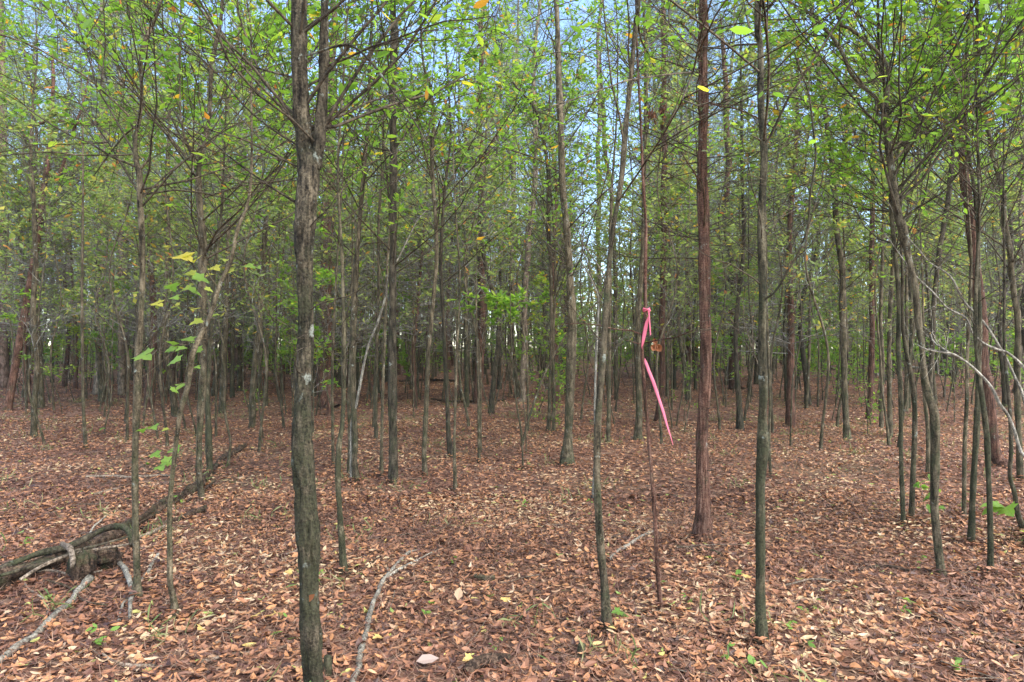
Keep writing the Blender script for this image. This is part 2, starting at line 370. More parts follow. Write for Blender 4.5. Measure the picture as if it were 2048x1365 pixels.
# ------------------------------------------------------------------ woody growth shared by all trees
def grow(r, G, GL, spine, srad, nb, z0, z1, blen, up=.10, ang=(.35, .9), sub=5, subsub=2, leafy=1.0, leaf_z=(2.4, 4.6),
         leaf_L=.06, nleaf=5, hi=False, thin=1.0, low_twigs=True, tint=(0, .8), k=4, wob=.16, aspect=.48, odd=.05):
    """side branches, twigs and leaves on a trunk (spine (n,3), radii (n,)). G gets wood, GL leaves."""
    zz = spine[:, 2]; top = zz.max(); z1 = min(z1, top)
    zs = z0 + (z1 - z0)*r.random(nb); i = np.clip(np.searchsorted(zz, zs), 1, len(zz) - 1)
    p0 = spine[i]; tr = srad[i]
    az = r.random(nb)*2*math.pi; el = ang[0] + (ang[1] - ang[0])*r.random(nb)
    d = np.stack([np.cos(az)*np.cos(el), np.sin(az)*np.cos(el), np.sin(el)], 1)
    rel = np.clip((top - zs)/max(top - z0, .1), 0, 1)
    L = blen*(.45 + .75*r.random(nb))*(.45 + .55*np.sqrt(rel))
    nb_ = 7 if hi else 5; B = walk(r, p0, d, L, nb_, wob*.7, up*.35); br = np.minimum(tr*.42, (.0030 + .0036*L)*thin)[:, None]*np.linspace(1, .35, nb_ + 1)[None]
    tubes(G, B, br, k if hi else 3)
    m = nb*sub; ib = r.integers(0, nb, m); t = .2 + .8*r.random(m)
    p, dd = at(B, ib, t); d2 = norm(dd + rdir(r, m)*.85); L2 = L[ib]*(.18 + .35*r.random(m))*(1.15 - .5*t)
    nt = 4 if hi else 3; T = walk(r, p, d2, L2, nt, wob*1.2, up*.4); tw = (.0017 + .0030*L2)[:, None]*np.linspace(1, .5, nt + 1)[None]*thin
    tubes(G, T, tw, 3)
    S = T
    if not hi and spine[0, 1] > 12: subsub = min(subsub, 1)
    if subsub:
        m3 = m*subsub; i3 = r.integers(0, m, m3); p, dd = at(T, i3, .2 + .8*r.random(m3)); d3 = norm(dd + rdir(r, m3)*.8)
        L3 = L2[i3]*(.3 + .4*r.random(m3)); ns = 2 if hi else 1; S = walk(r, p, d3, L3, ns, .2, up*.2); tubes(G, S, (.0013*thin + 0*L3)[:, None]*np.linspace(1, .6, ns + 1)[None], 3)
    if leafy > 0:
        for W in (T, S) if subsub else (T,):
            N = len(W); q = int(N*nleaf*.5) if subsub else N*nleaf
            ii = r.integers(0, N, q); p, dd = at(W, ii, .25 + .75*r.random(q))
            h = np.clip((p[:, 2] - leaf_z[0])/(leaf_z[1] - leaf_z[0]), 0, 1)
            keep = r.random(q) < leafy*h; p = p[keep]; dd = dd[keep]; q = len(p)
            if q == 0: continue
            ax = norm(dd*.6 + rdir(r, q, .35) + np.array([0, 0, -.15])); nr = norm(np.array([0, 0, 1.]) + rdir(r, q)*.55)
            LL = leaf_L*(.45 + 1.0*r.random(q)); tt = tint[0] + (tint[1] - tint[0])*r.beta(1.6, 1.8, q)
            tt = np.where(r.random(q) < odd, .86 + .14*r.random(q), tt)
            leaves(GL, p, ax, nr, LL, LL*aspect, tt, hi=hi, curl=.25, fold=.2)
    return B

def needles(r, GL, p, n, R=.32, L=.16, W=.010, tint=(0, .7), flat=.8):
    """clumps of needles round the points p"""
    q = len(p)*n; c = np.repeat(p, n, 0); off = rdir(r, q, flat)*R*(r.random(q)**.5)[:, None]; ax = norm(off + rdir(r, q)*.12 + np.array([0, 0, .03]))
    leaves(GL, c + off, ax, rdir(r, q), L*(.7 + .6*r.random(q)), W, np.clip(tint[0] + (tint[1] - tint[0])*r.random(q), 0, 1), curl=.1, fold=0)

def finish(root, G, GL, woodmat, leafm, tr, barkmat, origin, trunk_name='trunk'):
    if tr is not None: obj(trunk_name, tr.mesh(trunk_name, barkmat, origin=origin), root)
    if G.n: tag(obj('branches', G.mesh('branches', woodmat, origin=origin), root), kind='stuff')
    if GL.n: tag(obj('crown', GL.mesh('crown', leafm, smooth=False, origin=origin), root), kind='stuff')

STYLE = {  # wood habit, bark, twig material, leaf material
 'hard': dict(name='young_hardwood', bark='grey'), 'big': dict(name='hardwood_tree', bark='big'), 'moss': dict(name='young_hardwood', bark='moss'),
 'dark': dict(name='hardwood_tree', bark='dark'), 'cedar': dict(name='red_cedar', bark='cedar'), 'pine': dict(name='pine_tree', bark='pine'),
 'redpine': dict(name='pine_tree', bark='redpine'), 'sap': dict(name='sapling', bark='grey'), 'redsap': dict(name='sapling', bark='cedar'), 'dead': dict(name='dead_sapling', bark='dead'),
}
HERO = []
def tree(kind, label, pts, D=None, H=None, forks=(), br=(), leafy=1.0, dens=1.0, blen=None, z0=None, leafm=None, cat=None, group=None, seed=None, leaf_z=(2.2, 4.6), rough=None, yellow=False, leaf_L=None):
    r = np.random.default_rng(seed if seed is not None else len(HERO)*17 + 5)
    D = D or depth_of(pts[0][0], pts[0][1]); st = STYLE[kind]
    conv = lambda q: np.array([[*P(a, b, D), c*.92/2/F*D] for a, b, c in q])
    A = conv(pts); gz = float(ground_z(A[0, 0], D))
    if abs(A[0, 2] - gz) > .02 and A[0, 2] > gz: A = np.vstack([[A[0, 0], D, gz, A[0, 3]*1.06], A])
    else: A[0, 2] = gz
    sag = A[0].copy(); sag[2] -= .06; sag[3] *= 1.8; mid = A[0]*(1 - .0); mid = A[0].copy(); k_ = min(.10, .4*(A[1, 2] - A[0, 2])); mid[:3] += (A[1, :3] - A[0, :3])*k_/max(A[1, 2] - A[0, 2], .01); mid[3] *= 1.1; A[0, 3] *= 1.48; A = np.vstack([sag, A[:1], mid, A[1:]])
    H = H or {'pine': 19, 'redpine': 18, 'cedar': 10.5, 'big': 13, 'dark': 12, 'sap': 4.5, 'redsap': 4.8, 'dead': 0}.get(kind, 9) * (.9 + .2*r.random())
    if not forks and A[-1, 2] < H - .5 and kind != 'dead':
        last = A[-1]; d = A[-1] - A[-2]; d = d/max(d[2], .1); m = max(2, int((H - last[2])/1.2)); steps = np.linspace(0, H - last[2], m + 1)[1:]
        ex = [np.array([last[0] + .35*d[0]*s + r.normal()*.05, D + r.normal()*.06, last[2] + s, max(.004, last[3]*(1 - .92*s/(H - last[2])))]) for s in steps]
        A = np.vstack([A, ex])
    near = D < 6.5
    A[3:, 1] += np.cumsum(r.normal(size=len(A) - 3))*.03*min(1, D/8)
    step = .018 if (near and kind == 'big') else (.035 if near else .09 if D < 14 else .25)
    S = spline(A, step); n = len(S); s = np.linspace(0, 1, n)
    wob = noise2(r, n, 3, np.ptp(S[:, 2])*1.2, 3)*.25*S[:, 3].mean()*(1 if D < 12 else 1.5)
    C = S[:, :3].copy(); C[:, 0] += wob[:, 0]; C[:, 1] += wob[:, 1]; rad = np.maximum(S[:, 3], .002)
    k = 44 if kind == 'big' else 26 if near else 12 if D < 14 else 7
    def skin(T_, C, rad, k):
        n = len(C); hgt = max(.5, np.ptp(C[:, 2])); amp = rough or {'big': .12, 'cedar': .07, 'dark': .05, 'pine': .06, 'redpine': .06, 'moss': .10, 'hard': .07}.get(kind, .055)
        if n > 6 and k > 8:
            nz = noise2(r, n, k, hgt*3, 7)*.8 + (np.abs(noise2(r, n, k, hgt*(13 if kind == 'big' else 8), k/2.2))*-1.3 + .6)*(1.0 if kind in ('big', 'cedar', 'dark') else .6) + noise2(r, n, k, min(n/2, hgt*40), k)*.3 + noise2(r, n, 1, hgt*5, 3)*.9
            R = rad[:, None]*(1 + amp*nz)
        else: R = np.repeat(rad[:, None], k, 1)*(1 + amp*noise2(r, n, k, max(2, hgt*2), 4))
        tubes(T_, C[None], R[None], k)
    T_ = Geo(); skin(T_, C, rad, k)
    spines = [(C, rad)]
    for fk in forks:
        Q = conv(fk)
        if Q[-1, 2] < H - .5 and Q[-1, 2] > 2.5:
            last = Q[-1]; d = Q[-1] - Q[-2]; d = d/max(d[2], .1); m = max(2, int((H - last[2])/1.2)); ss = np.linspace(0, H - last[2], m + 1)[1:]
            Q = np.vstack([Q, [np.array([last[0] + .35*d[0]*q + r.normal()*.04, D + r.normal()*.05, last[2] + q, max(.004, last[3]*(1 - .9*q/(H - last[2])))]) for q in ss]])
        j = int(np.argmin(np.abs(C[:, 2] - Q[0, 2]))); Q[0, 1] = C[j, 1]; dy = np.linspace(0, 1, len(Q))*r.normal()*.25*min(1, D/6); Q[:, 1] += dy + (C[j, 1] - D)
        Sf = spline(Q, step*1.3); skin(T_, Sf[:, :3], np.maximum(Sf[:, 3], .002), max(5, int(k*.8))); spines.append((Sf[:, :3], Sf[:, 3]))
    origin = np.array([A[1, 0], D, gz]); root = obj(st['name'], None, None, origin); root.empty_display_size = .3
    tag(root, label, cat or ('sapling' if kind in ('sap', 'redsap') else 'dead sapling' if kind == 'dead' else 'tree'), group)
    G, GL = Geo(), Geo()
    for bi, b in enumerate(br):                  # branches traced from the photograph, each a part
        Q = conv(b); j = int(np.argmin(np.abs(C[:, 2] - Q[0, 2]) + np.abs(C[:, 0] - Q[0, 0])*.3)); dy = np.linspace(0, 1, len(Q))*r.normal()*.5*min(1, D/7)
        Q[:, 1] = C[j, 1] + dy; Q[0, :3] = Q[0, :3]*.3 + C[j]*.7
        Sb = spline(Q, .06 if D < 9 else .15); Sb[:, :3] += noise2(r, len(Sb), 3, max(2, len(Sb)/4), 3)*.006*min(1, D/5)
        GB = Geo(); tubes(GB, Sb[None, :, :3], np.maximum(Sb[None, :, 3], .0015), 7 if D < 8 else 5)
        obj('branch', GB.mesh('branch', BARK[st['bark']], origin=origin), root)
        nb = max(2, int(len(Sb)*(.5 if D < 9 else .8))); ii = r.integers(1, len(Sb) - 1, nb); dd = norm(Sb[ii, :3] - Sb[ii - 1, :3]); L = .12 + .45*r.random(nb)
        W = walk(r, Sb[ii, :3], norm(dd*.7 + rdir(r, nb)*.7), L, 4, .14, .03); tubes(G, W, (.0012 + .002*L)[:, None]*np.linspace(1, .5, 5), 3)
        m = nb*3; p, q = at(W, r.integers(0, nb, m), r.random(m)); W2 = walk(r, p, norm(q + rdir(r, m)*.7), .05 + .18*r.random(m), 3, .15); tubes(G, W2, np.full((m, 4), .0010), 3)
        if leafy > 0:
            m = nb*6; p, q = at(W2, r.integers(0, len(W2), m), .2 + .8*r.random(m)); keep = r.random(m) < leafy*np.clip((p[:, 2] - leaf_z[0])/(leaf_z[1] - leaf_z[0]), 0, 1); p, q = p[keep], q[keep]
            if len(p): leaves(GL, p, norm(q*.4 + rdir(r, len(p), .5)), norm(np.array([0, 0, 1.]) + rdir(r, len(p))*.7), .04 + .03*r.random(len(p)), .028, r.beta(1.6, 1.8, len(p))*.9, hi=near)
    lL = leaf_L or (.06 if D < 5 else .08)
    for si, (c, rd) in enumerate(spines):
        f = 1.0 if len(spines) == 1 else .65; top = c[:, 2].max()
        if kind in ('hard', 'big', 'moss', 'dark'):
            if kind == 'big': blen = 1.6
            if si == 0: grow(r, G, GL, c, rd, int(14*dens*f), z0 or 1.3, 3.4, .55, sub=3, subsub=1, leafy=.25*leafy, leaf_z=leaf_z, nleaf=2, hi=near, leaf_L=lL, thin=.8)
            grow(r, G, GL, c, rd, int(40*dens*f), max(2.4, z0 or 2.4), top, blen or 2.3, sub=7, subsub=2, leafy=leafy, leaf_z=leaf_z, nleaf=9, hi=near, leaf_L=lL, ang=(.3, 1.0), odd=.10 if yellow else .05)
        elif kind in ('sap', 'redsap'):
            grow(r, G, GL, c, rd, int(16*dens*f), z0 or .8, top, blen or .55, sub=4, subsub=1, leafy=leafy*.8, leaf_z=leaf_z, nleaf=3, hi=near, leaf_L=lL, thin=.7)
        elif kind == 'cedar':
            grow(r, G, GL, c, rd, int(90*dens), z0 or 1.7, min(top, 6.5), blen or 1.25, up=.10, ang=(-.15, .55), sub=6, subsub=2, leafy=0, thin=.9, wob=.12)
            grow(r, G, GL, c, rd, int(46*dens), 3.6, top, 1.5, up=.2, ang=(.0, .7), sub=6, subsub=2, leafy=.55, leaf_z=(3.4, 6.0), nleaf=7, leaf_L=.06, aspect=.3, thin=.9)
            if D < 10:                               # short snapped stubs on the bark
                m = 90; i = r.integers(2, len(c) - 1, m); i = i[c[i, 2] < 4.5]; m = len(i); a = r.random(m)*6.28; dd = np.stack([np.cos(a), np.sin(a), .25 + 0*a], 1)
                L = .012 + .05*r.random(m)**2 + rd[i]; tubes(G, walk(r, c[i], dd, L, 2, .15), np.repeat((.0022 + .003*r.random(m))[:, None], 3, 1), 5)
        elif kind in ('pine', 'redpine'):
            grow(r, G, GL, c, rd, int(26*dens), 2.5, top*.6, .9, up=0, ang=(-.1, .4), sub=3, subsub=1, leafy=0, thin=1.2)
            g2 = Geo(); B = grow(r, G, g2, c, rd, int(46*dens), top*.48, top, 2.6, up=.25, ang=(.0, .7), sub=6, subsub=0, leafy=0, thin=1.7)
            m = 230; p, q = at(B, r.integers(0, len(B), m), .45 + .55*r.random(m)); needles(r, GL, p + rdir(r, m)*.3, 26, R=.30, L=.17, W=.012)
    lm = leafm or {'cedar': CEDARN, 'pine': NEEDLE, 'redpine': NEEDLE}.get(kind, LEAF_Y if yellow else LEAF)
    finish(root, G, GL, BARK['twig'] if kind != 'dead' else BARK['dead'], lm, T_, BARK[st['bark']], origin)
    HERO.append((origin[0], origin[1]))
    return root
# ------------------------------------------------------------------ trees traced from the photograph: (column, row, width) in photo pixels along each stem
big = tree('big', 'large grey ridged tree with mossy base, forking high into two stems, nearest the viewer',
 [(640,1400,54.5),(632,1365,49.8),(627,1200,42.3),(627,1100,44.2),(619,980,42.3),(611,880,40.4),(611,760,39.5),(617,650,35.7),(614,500,41.4),(618,400,43.2),(618,330,43.2),(608,260,35.7),(606,200,33.8),(607,100,32.0),(605,0,30.1)],
 D=3.05, H=9, forks=[[(625,335,34),(637,280,28),(643,200,26),(646,120,24),(647,0,19)]], dens=.55, leafy=.8,
 br=[[(600,418,6),(540,372,4.5),(480,325,4),(430,287,3),(340,240,2)],[(596,343,5),(500,285,4),(430,265,3),(350,225,2)],[(592,262,8),(560,215,6),(492,135,4),(455,60,3),(430,0,2)],
     [(598,300,5),(520,240,4.5),(440,155,4),(370,90,3),(320,55,2)],[(592,165,5),(500,130,4),(430,75,4),(360,20,3),(320,-10,2)],
     [(657,115,5),(690,106,5),(720,120,5),(752,148,4.5),(791,200,4),(826,257,3.5),(861,316,3),(882,352,2)],[(655,60,5),(675,20,4),(690,-20,3)]])
tree('dark', 'straight dark narrow tree trunk with crooked top, right of the big forked tree',
 [(788,968,20),(787,885,19),(787,800,19),(786,600,17),(785,450,15.5),(783,330,16),(782,200,15),(785,100,17),(787,55,17),(781,0,14)], H=9, dens=.8,
 br=[[(776,150,4),(740,175,3),(700,180,2)],[(791,240,4),(830,200,3),(865,190,2)]])
tree('cedar', 'thick reddish cedar standing just behind the big forked tree', [(652,816,30),(650,740,27),(650,650,26),(655,500,24),(658,330,21),(664,150,17),(672,0,13)], dens=.8)
tree('cedar', 'dark reddish cedar with bare forking branches near the middle of the stand',
 [(961,806,20),(961,700,18),(962,600,18),(960,480,16),(960,330,14),(960,200,12),(964,60,9),(966,0,7)], H=13, dens=.9,
 br=[[(964,345,8),(975,305,7),(998,257,6),(1015,220,5),(1033,186,4),(1060,140,3)],[(955,340,6),(935,290,5),(918,230,4),(905,180,3)],[(957,370,6),(930,345,5),(905,270,4),(890,200,3)],[(998,257,4),(985,215,3),(975,180,3)]])
tree('hard', 'grey tree in the middle with leaning lower trunk, left of the white stick', [(1133,928,26),(1137,880,20),(1141,800,20),(1143,680,19),(1138,560,16),(1132,450,15),(1123,350,15),(1119,250,14),(1117,190,14),(1113,90,11),(1110,0,9)], H=11, dens=1.1)
tree('hard', 'slim grey tree bending right towards its top, bleached stick beside it',
 [(1216,1265,20),(1212,1180,18),(1205,1110,16),(1198,1000,15),(1196,900,15),(1200,800,15),(1206,740,15),(1213,651,13),(1220,560,13),(1231,458,12),(1248,352,11.5),(1258,246,11),(1268,140,10.5),(1279,18,10),(1282,-10,9)], H=8, leafy=.5, dens=.6, br=[[(1281,20,5),(1310,38,4),(1350,52,3)],[(1266,150,4),(1240,90,3),(1215,40,2)]])
tree('dead', 'thin bleached dead sapling hooked at its top, leaning on the slim bending tree',
 [(1187,1000,7),(1188,897,5),(1190,791,5),(1193,721,5),(1195,651,5),(1197,598,4.5),(1184,563,4),(1163,524,3)], br=[[(1197,605,3),(1198,560,3),(1150,500,2),(1163,470,2)],[(1193,700,2.5),(1200,685,2)]])
ribbon_tree = tree('redsap', 'slender reddish sapling tied with the pink ribbon', [(1321,1222,10),(1315,1131,9),(1311,1025,9),(1305,955,8),(1300,885,8),(1292,784,8),(1287,709,8),(1292,635,7.5),(1292,560,7.5),(1291,457,6.5),(1284,352,6),(1281,246,5.5),(1276,120,5),(1272,0,4)], H=5, z0=2.2,
 br=[[(1287,671,3.5),(1262,661,3.2),(1240,660,3),(1217,656,2.6),(1180,650,2.2),(1130,652,1.6)],[(1285,693,3),(1268,685,2.6),(1245,680,2)],[(1294,685,3),(1318,678,2.6),(1345,669,2)]])
tree('cedar', 'straight red cedar with peeling bark and small dead twigs, right of the pink ribbon',
 [(1405,1080,36),(1408,1000,30),(1408,885,28),(1410,790,26),(1411,700,24),(1411,600,24),(1410,450,23),(1410,330,22),(1409,200,22),(1408,100,21),(1408,0,20)], H=9, dens=1.0, z0=2.3,
 br=[[(1400,90,5),(1375,50,4),(1345,30,3)],[(1418,60,4),(1440,30,3)],[(1398,260,4),(1370,240,3),(1345,225,2)],[(1418,200,4),(1460,240,3),(1510,300,2)],[(1400,370,4),(1370,345,3),(1340,330,2)],[(1404,740,5),(1396,728,3)]])
tree('moss', 'slim tree with dark green mossy lower trunk, right of the reddish cedar',
 [(1522,1288,22),(1523,1200,20),(1523,1050,20),(1523,960,20),(1525,890,26),(1523,840,20),(1521,790,18),(1519,700,17),(1518,600,17),(1516,500,17),(1519,420,17),(1521,316,14),(1518,210,14),(1517,105,12),(1511,0,13)], H=8, leafy=.7, dens=.8,
 br=[[(1524,606,5),(1533,590,5),(1545,559,5),(1566,521,4.5),(1578,470,4),(1582,400,4),(1582,330,4),(1566,240,3.5),(1545,205,3),(1525,170,2.5)],[(1516,290,5),(1497,278,4)],[(1518,90,5),(1508,60,5),(1502,0,4)],[(1522,200,3),(1560,230,3),(1600,280,2)]])
tree('sap', 'thin brown sapling tight behind the dark mossy tree', [(1541,952,6),(1540,880,6),(1540,800,5.5),(1537,700,5),(1534,560,4)], leafy=.3, dens=.6)
tree('hard', 'smooth grey curving tree standing alone on the open litter, far right of the cedar', [(1696,880,15),(1694,800,13),(1692,740,13),(1688,650,14),(1683,545,14),(1677,450,12),(1671,352,12),(1663,281,11),(1654,211,10),(1643,140,9),(1634,60,8),(1630,0,7)], H=11,
 br=[[(1668,480,5),(1655,510,4),(1647,517,4)],[(1672,355,5),(1700,300,4),(1740,250,3)]])
tree('cedar', 'narrow bright reddish cedar beyond the curving grey tree', [(1741,838,13),(1741,740,12),(1740,600,11),(1740,440,11),(1741,330,10),(1745,250,8),(1748,150,6)], H=9, dens=.6)
tree('hard', 'crooked grey tree splitting into two arching limbs high up, right side',
 [(1883,1127,19),(1879,1030,17),(1875,940,17),(1872,897,17),(1867,830,16),(1855,774,15),(1847,739,13),(1844,690,13),(1837,615,13),(1830,563,13),(1819,510,14),(1804,455,17),(1798,422,17),(1793,350,14),(1788,290,13),(1782,235,11),(1768,195,9),(1738,165,8.5),(1717,134,8),(1700,100,8),(1682,67,7),(1657,35,5),(1629,18,4)],
 D=4.85, H=5.6, forks=[[(1784,245,8),(1793,180,8),(1796,110,8),(1763,60,7),(1731,25,7),(1712,-5,6)]], leafy=1.0, leaf_z=(2.3, 3.2), dens=.9,
 br=[[(1800,320,4),(1830,290,4),(1880,250,3),(1920,200,3)],[(1798,300,4),(1850,240,3),(1890,160,3),(1930,110,2)],[(1804,440,4),(1840,400,3),(1870,330,2)],[(1738,165,4),(1690,130,3),(1640,110,2)],[(1760,190,4),(1740,240,4),(1720,220,3)]])
tree('moss', 'left one of the close pair of thin mossy stems before the bright green plant', [(1808,1052,9),(1806,940,9),(1809,885,9.5),(1810,800,10),(1806,700,9),(1803,600,9),(1800,520,9),(1794,440,9),(1787,330,8),(1776,200,7),(1765,100,6),(1758,0,5)], H=6, dens=.6, leafy=1.0)
tree('hard', 'right one of the close pair of thin stems before the bright green plant', [(1823,1042,10),(1824,950,10),(1829,880,10),(1830,810,10),(1822,750,9),(1812,680,8),(1806,620,7),(1801,560,6),(1800,470,5)], H=3.6, dens=.5)
tree('cedar', 'leaning red cedar with long reddish trunk at the right', [(2010,950,27),(2006,920,26),(2000,880,25),(1993,792,24),(1984,721,24),(1977,651,23),(1968,560,22),(1960,480,21),(1953,420,20),(1946,352,19),(1939,246,17),(1925,105,14),(1911,0,12)], D=8.9, H=11, dens=.8)
tree('dark', 'dark sinuous tree sweeping up to the right before the leaning red cedar', [(1866,890,9),(1862,756,10),(1868,651,10),(1872,580,9),(1875,510,10),(1886,457,11),(1897,400,11),(1907,352,11),(1917,300,11),(1928,246,11),(1938,190,10),(1946,140,10),(1963,70,10),(1970,0,9)], H=9, leafy=1.1,
 br=[[(1930,235,4),(1900,190,3),(1860,150,2)],[(1945,150,4),(1985,105,3),(2015,40,2)],[(1920,290,4),(1860,310,3),(1800,345,2)]])
tree('hard', 'slender grey tree with forked top at the right edge', [(2042,962,13),(2041,862,12),(2041,756,12),(2041,640,12),(2036,590,12),(2030,545,12),(2024,500,12),(2018,440,11),(2013,387,11),(2005,340,10),(1999,316,10),(1988,260,9),(1977,211,8),(1960,170,7),(1940,120,6)], H=9, forks=[[(1982,230,7),(1992,190,7),(2015,150,6),(2030,100,5),(2040,20,4)]], leafy=1.2)
tree('pine', 'large pale grey pine trunk at the far right edge', [(2043,785,25),(2042,650,24),(2041,450,23),(2037,250,21),(2040,100,18),(2040,0,16)], H=17)
tree('dark', 'thin dark stem crossing the foot of the leaning red cedar', [(2052,1085,14),(2036,1030,12),(2024,985,10),(2016,950,9),(2012,890,8),(2008,800,7),(2000,690,6),(1992,560,5)], D=5.7, H=4.5, dens=.5, leafy=.5)
tree('sap', 'thin grey stem just right of the crooked two limbed tree', [(1928,1034,8),(1930,885,8),(1935,792,7.5),(1942,721,7),(1946,620,6),(1950,500,5)], H=4.5, dens=.7)
tree('moss', 'greenish slim stem between the crooked tree and the leaning cedar, thickest of three', [(1942,1088,13),(1944,1000,12),(1946,885,12),(1952,760,11),(1955,650,10),(1950,550,9),(1945,440,8),(1930,300,7),(1925,150,5)], H=6, leafy=1.0)
tree('moss', 'mossy slim stem curving left as it rises, directly before the leaning cedar', [(1981,1150,11),(1980,1050,11),(1978,940,10),(1975,860,10),(1967,809,10),(1961,740,9),(1958,660,8),(1965,540,7),(1972,400,6)], H=5, leafy=.8)
tree('sap', 'short thin stem close left of the crooked two limbed tree', [(1856,955,8),(1858,860,8),(1850,780,6),(1852,690,5)], dens=.5)
tree('dead', 'bare bleached sapling arching in from the right edge at ground height', [(2075,960,7.0),(2048,905,7.0),(2034,862,6.6),(2017,830,6.2),(1998,809,6.2),(1981,774,5.9),(1953,742,5.5),(1925,718,5.1),(1900,707,4.7),(1854,700,3.9),(1837,690,3.1)], D=4.3,
 br=[[(1906,710,4),(1893,690,4),(1894,668,3)],[(1915,714,3.5),(1930,706,2.5)],[(1858,700,2.5),(1845,706,2)]])
tree('dead', 'pale bare sapling curving up left, middle one of three at the right', [(2065,790,6.2),(2047,739,5.9),(2016,707,5.5),(1995,700,5.5),(1963,686,4.7),(1942,665,4.7),(1925,637,4.3),(1893,616,3.9),(1865,588,3.5),(1837,556,3.1),(1812,531,2.7),(1766,468,2.0)], D=5.0)
tree('dead', 'pale bare sapling slanting up left, highest one of three at the right', [(2060,830,7.0),(2038,750,6.2),(2009,697,5.5),(1977,644,4.7),(1942,602,4.3),(1911,552,3.9),(1875,524,3.5),(1851,500,3.1),(1819,461,2.3),(1790,400,1.6)], D=5.6)
tree('sap', 'thin grey stem behind the pair of thin stems', [(1763,858,8),(1763,721,8),(1764,600,7),(1766,500,6),(1770,400,5)], H=6)
tree('hard', 'narrow dark stem between the bright reddish cedar and the pair of thin stems', [(1779,874,10),(1782,756,9),(1786,616,9),(1788,510,8),(1789,400,7),(1784,250,5)], H=8)
tree('cedar', 'stout dark cedar bristling with bare side twigs, behind the mossy tree', [(1468,780,28),(1470,686,22),(1468,580,19),(1461,510,17),(1455,440,16),(1452,360,14),(1448,281,13),(1446,211,12),(1443,100,9)], H=13, dens=1.2)
tree('hard', 'thin grey tree with faint curve right of the mossy tree', [(1577,836,8),(1577,721,7.5),(1576,600,7),(1577,457,6.5),(1580,380,6),(1582,316,6),(1573,264,5.5),(1559,211,5),(1540,150,4)], H=10)
tree('sap', 'slanting thin tree leaning right beside the curving grey tree', [(1594,778,7),(1608,704,7),(1619,633,7),(1629,563,6),(1647,517,6),(1664,482,5),(1680,440,3)], H=7)
tree('hard', 'grey stem just behind the curving grey tree', [(1677,762,10),(1672,651,9),(1667,580,9),(1662,480,8),(1655,380,6)], H=9)
tree('sap', 'faint thin stem at the left of the curving grey tree', [(1614,818,7),(1618,720,6),(1621,600,5)], H=6)
tree('dark', 'dark brown trunk far back behind the arching bleached sapling', [(1900,752,24),(1899,640,21),(1897,500,19),(1894,350,16)], H=15)
tree('cedar', 'blackish slim cedar with tufts of rust brown needles, behind the pink ribbon', [(1316,844,15),(1319,800,14),(1322,759,14),(1322,660,14),(1324,585,13),(1325,475,13),(1327,422,13),(1327,330,12.5),(1326,246,12),(1325,120,10),(1323,0,9)], H=12, dens=1.0)
tree('hard', 'grey tree leaning slightly left of the ribbon sapling, pale vine at its foot', [(1275,880,18),(1276,784,13),(1277,685,12),(1278,610,12),(1284,520,10),(1288,400,9),(1290,300,8),(1292,150,7)], H=10)
tree('sap', 'thin grey stem behind the slim bending tree', [(1216,888,9),(1217,800,9),(1218,734,8),(1221,600,8),(1222,480,7),(1224,380,6)], H=8, dens=1.2)
tree('hard', 'slim dark stem, left one of a joined pair left of the middle grey tree', [(1098,862,8),(1099,780,8),(1101,700,8),(1102,616,8),(1100,510,8),(1098,457,8),(1096,352,8),(1086,281,7),(1072,228,6),(1045,190,5),(1023,162,4),(1000,120,3)], H=9)
tree('hard', 'slim stem, right one of a joined pair left of the middle grey tree', [(1107,862,8),(1108,780,7),(1106,700,6),(1110,600,5),(1108,480,5)], H=7)
tree('pine', 'bluish grey pine trunk right of the middle dark cedar', [(1044,804,13),(1046,721,13),(1049,600,13),(1055,510,14),(1060,457,14),(1066,400,13),(1070,316,12),(1072,200,10)], H=16)
tree('pine', 'pale whitish pine trunk rising into the sky gap', [(1200,765,11),(1199,600,10),(1198,457,10),(1197,300,10),(1197,200,9),(1196,70,8)], H=21, dens=.55)
tree('hard', 'thin dark tree leaning across the sky gap beside the pale pine', [(1232,800,8),(1230,600,9),(1224,410,9),(1218,350,9),(1213,316,9),(1209,246,9),(1204,180,7)], H=11, dens=.5, leafy=.5)
tree('redpine', 'distant trunk with salmon pink bark behind the middle grey tree', [(1128,752,12),(1127,650,11),(1126,545,11),(1124,400,9)], H=16)
tree('sap', 'dark thin sapling slanting up right across the middle grey tree', [(1044,892,5),(1050,865,5),(1058,837,5),(1082,767,5),(1107,714,4.5),(1142,658,4),(1170,630,3.5),(1198,598,3)], H=2.9, leafy=0, dens=.6)
# centre left
tree('moss', 'thin mossy stem footed alone on open litter right of the big forked tree', [(687,1146,14),(684,1080,12),(682,1025,11),(680,955,11),(685,885,10),(689,850,9),(692,791,9),(694,651,8.5),(690,500,7),(684,350,6),(690,200,5),(698,60,4)], H=5.5, leafy=.8)
tree('hard', 'pale lichen grey stem, the third stem right of the big forked tree', [(712,966,14),(709,920,12),(710,885,13),(707,780,14),(706,700,14),(709,600,13),(712,500,11),(718,420,10),(730,300,8),(736,200,7),(738,120,6),(745,0,5)], H=8)
tree('sap', 'thin brown stem between the mossy stem and the lichen grey stem', [(697,956,7),(698,885,7),(697,800,6),(700,700,5.5),(704,560,4)], H=5)
tree('sap', 'thin brown stem close against the right side of the big forked tree', [(666,932,7),(666,850,6),(668,760,6),(672,640,5),(678,500,4)], H=6)
tree('sap', 'thin brown stem just left of the straight dark trunk', [(762,952,8),(762,885,7),(763,791,7),(766,651,7),(770,540,6),(776,420,5)], H=7)
tree('sap', 'thin brown stem beside the pale leaning sapling', [(752,878,8),(752,780,8),(753,686,7),(756,560,6),(755,440,6)], H=8)
